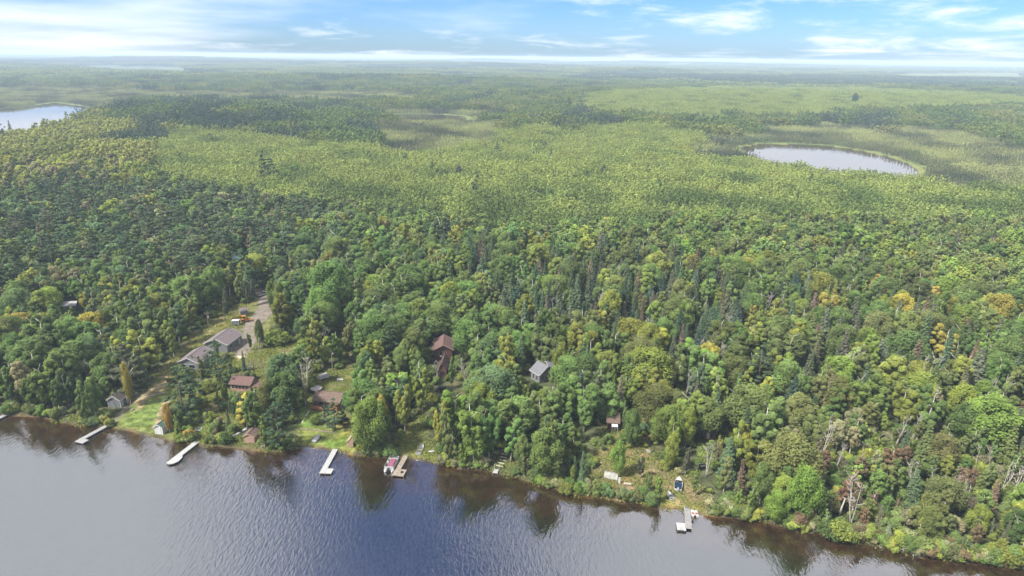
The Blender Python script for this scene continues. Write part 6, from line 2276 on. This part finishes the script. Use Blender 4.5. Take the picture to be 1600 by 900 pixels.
mass_of('distant_pine_woods', P_PIN, x[pin], y[pin], z[pin], blend(('dark green', 'dark blue-green', 'grey-green'), 0.5 + 0.4 * wob(x, y, 60, 3))[pin], 0.85, 1.15)
x, y = grid(-6400, 6400, 2350, 6600, 62, g)
x, y, z, a, b = lay(x, y, 70)
f = 0.6 * wob(x, y * 2.2, 1500, 2) + 0.5 * wob(x, y * 1.5, 420, 10)
fld = inpoly(a, b, [(1330, 116), (1600, 112), (1640, 124), (1420, 124)])
FARDARK = [[(-60, 84), (560, 92), (560, 100), (300, 101), (-60, 102)], [(880, 129), (930, 117), (1000, 112), (1060, 121), (1060, 129)],
           [(1040, 119), (1640, 126), (1640, 146), (1300, 137), (1100, 132)], [(560, 104), (800, 100), (820, 108), (560, 112)]]
dk = np.zeros(len(x), bool)
for q in FARDARK:
    dk |= inpoly(a, b, q)
pin = ((f > 0.35) | (dk & (f > -0.7))) & ~fld
u = 0.5 + 0.4 * wob(x, y * 2, 700, 7) + 0.2 * wob(x, y, 160, 12)
br = ~pin & ~fld
mass_of('far_broadleaf_woods', P_FAR, x[br], y[br], z[br], blend(('blue-green', 'green', 'yellow-green', 'pale'), u)[br], 0.9, 1.15)
mass_of('far_conifer_woods', P_FARP, x[pin], y[pin], z[pin], blend(('dark green', 'dark blue-green', 'blue-green'), u)[pin], 0.9, 1.15)
x, y = grid(-17000, 17000, 6300, 21000, 215, g)
x, y, z, a, b = lay(x, y, 150)
f = wob(x, y * 2.5, 3200, 3) + 0.5 * wob(x, y * 2, 900, 8) > -0.75
mass_of('horizon_woods', P_HOR, x[f], y[f], z[f], blend(('dark green', 'blue-green', 'green', 'yellow-green'), 0.45 + 0.5 * wob(x, y * 2.5, 2400, 5))[f], 0.9, 1.1)

# low growth under the near woods
x, y = grid(-520, 520, 60, 520, 4.4, g)
z = height(x, y)
a, b, _ = proj(x, y, z)
k = (shore_d(x, y) > 1.5) & ~near_clear(a, b) & (a > -300) & (a < 1900) & ~inpoly(a, b + 4, ASPEN_PX)
k &= ~hidden_by(x, y, z, np.full(len(x), 2.2), np.full(len(x), 3.0))
x, y, z = x[k], y[k], z[k]
s_ = g.uniform(0.5, 1.1, len(x))
node_forest('undergrowth', [merged(p) for p in SHRUB], np.stack([x, y, z - 0.05], -1), g.uniform(0, 6.28, len(x)), np.stack([s_ * 1.2, s_ * 1.2, s_], -1), blend(('olive', 'green', 'yellow-green'), g.random(len(x))), g.integers(0, 4, len(x)))

# grass and weeds in the clearings and along the bank
gx, gy = grid(-130, 130, 100, 300, 1.25, g)
gz = height(gx, gy)
ga, gb, _ = proj(gx, gy, gz)
gm = near_clear(ga, gb) & (shore_d(gx, gy) > 0.5)
bare = np.zeros(len(gx), bool)
for c in ([(360, 560), (385, 500), (400, 440), (432, 440), (434, 490), (395, 545)], [(205, 640), (222, 612), (262, 592), (262, 606), (235, 625)], [(165, 668), (186, 645), (215, 612), (222, 618), (195, 655), (178, 670)],
          [(355, 545), (385, 535), (392, 552), (375, 562)]):
    bare |= inpoly(ga, gb, c)
edge = (shore_d(gx, gy) > 0.5) & (shore_d(gx, gy) < 5) & (ga > -60) & (ga < 1660)
lawn = inpoly(ga, gb, C_LAWN) | inpoly(ga, gb, [(468, 640), (555, 640), (556, 706), (468, 698)])
gm = (gm | edge) & ~bare & (g.random(len(gx)) < np.where(lawn, 0.35, 0.62))
u = 0.5 + 0.5 * wob(gx, gy, 14, 6)
tg = blend(('olive', 'yellow-green', 'pale'), u)
tl = blend(('lime', 'yellow-green', 'olive'), u)
tg = np.where(lawn[:, None], tl, tg) * 0.85
k = gm
s_ = np.where(lawn, 0.55, 1.0) * g.uniform(0.7, 1.4, len(gx))
node_forest('grass', P_GRASS, np.stack([gx, gy, gz], -1)[k], g.uniform(0, 6.28, k.sum()), np.stack([s_, s_, s_], -1)[k], tg[k], g.integers(0, 3, k.sum()))

# ------------------------------------------------------------------ the air
hz = MB().box(-24000, 24000, -24000, 24000, -4.6, 108.0)
ho = stuff(hz.build('haze', None))
hm_ = bpy.data.materials.new('pale_haze')
hm_.use_nodes = True
nt = hm_.node_tree
nt.nodes.clear()
pv = N(nt, 'ShaderNodeVolumePrincipled')
pv.inputs['Color'].default_value = (0.57, 0.70, 0.90, 1)
pv.inputs['Density'].default_value = 0.00013
nt.links.new(pv.outputs[0], N(nt, 'ShaderNodeOutputMaterial').inputs['Volume'])
ho.data.materials.append(hm_)
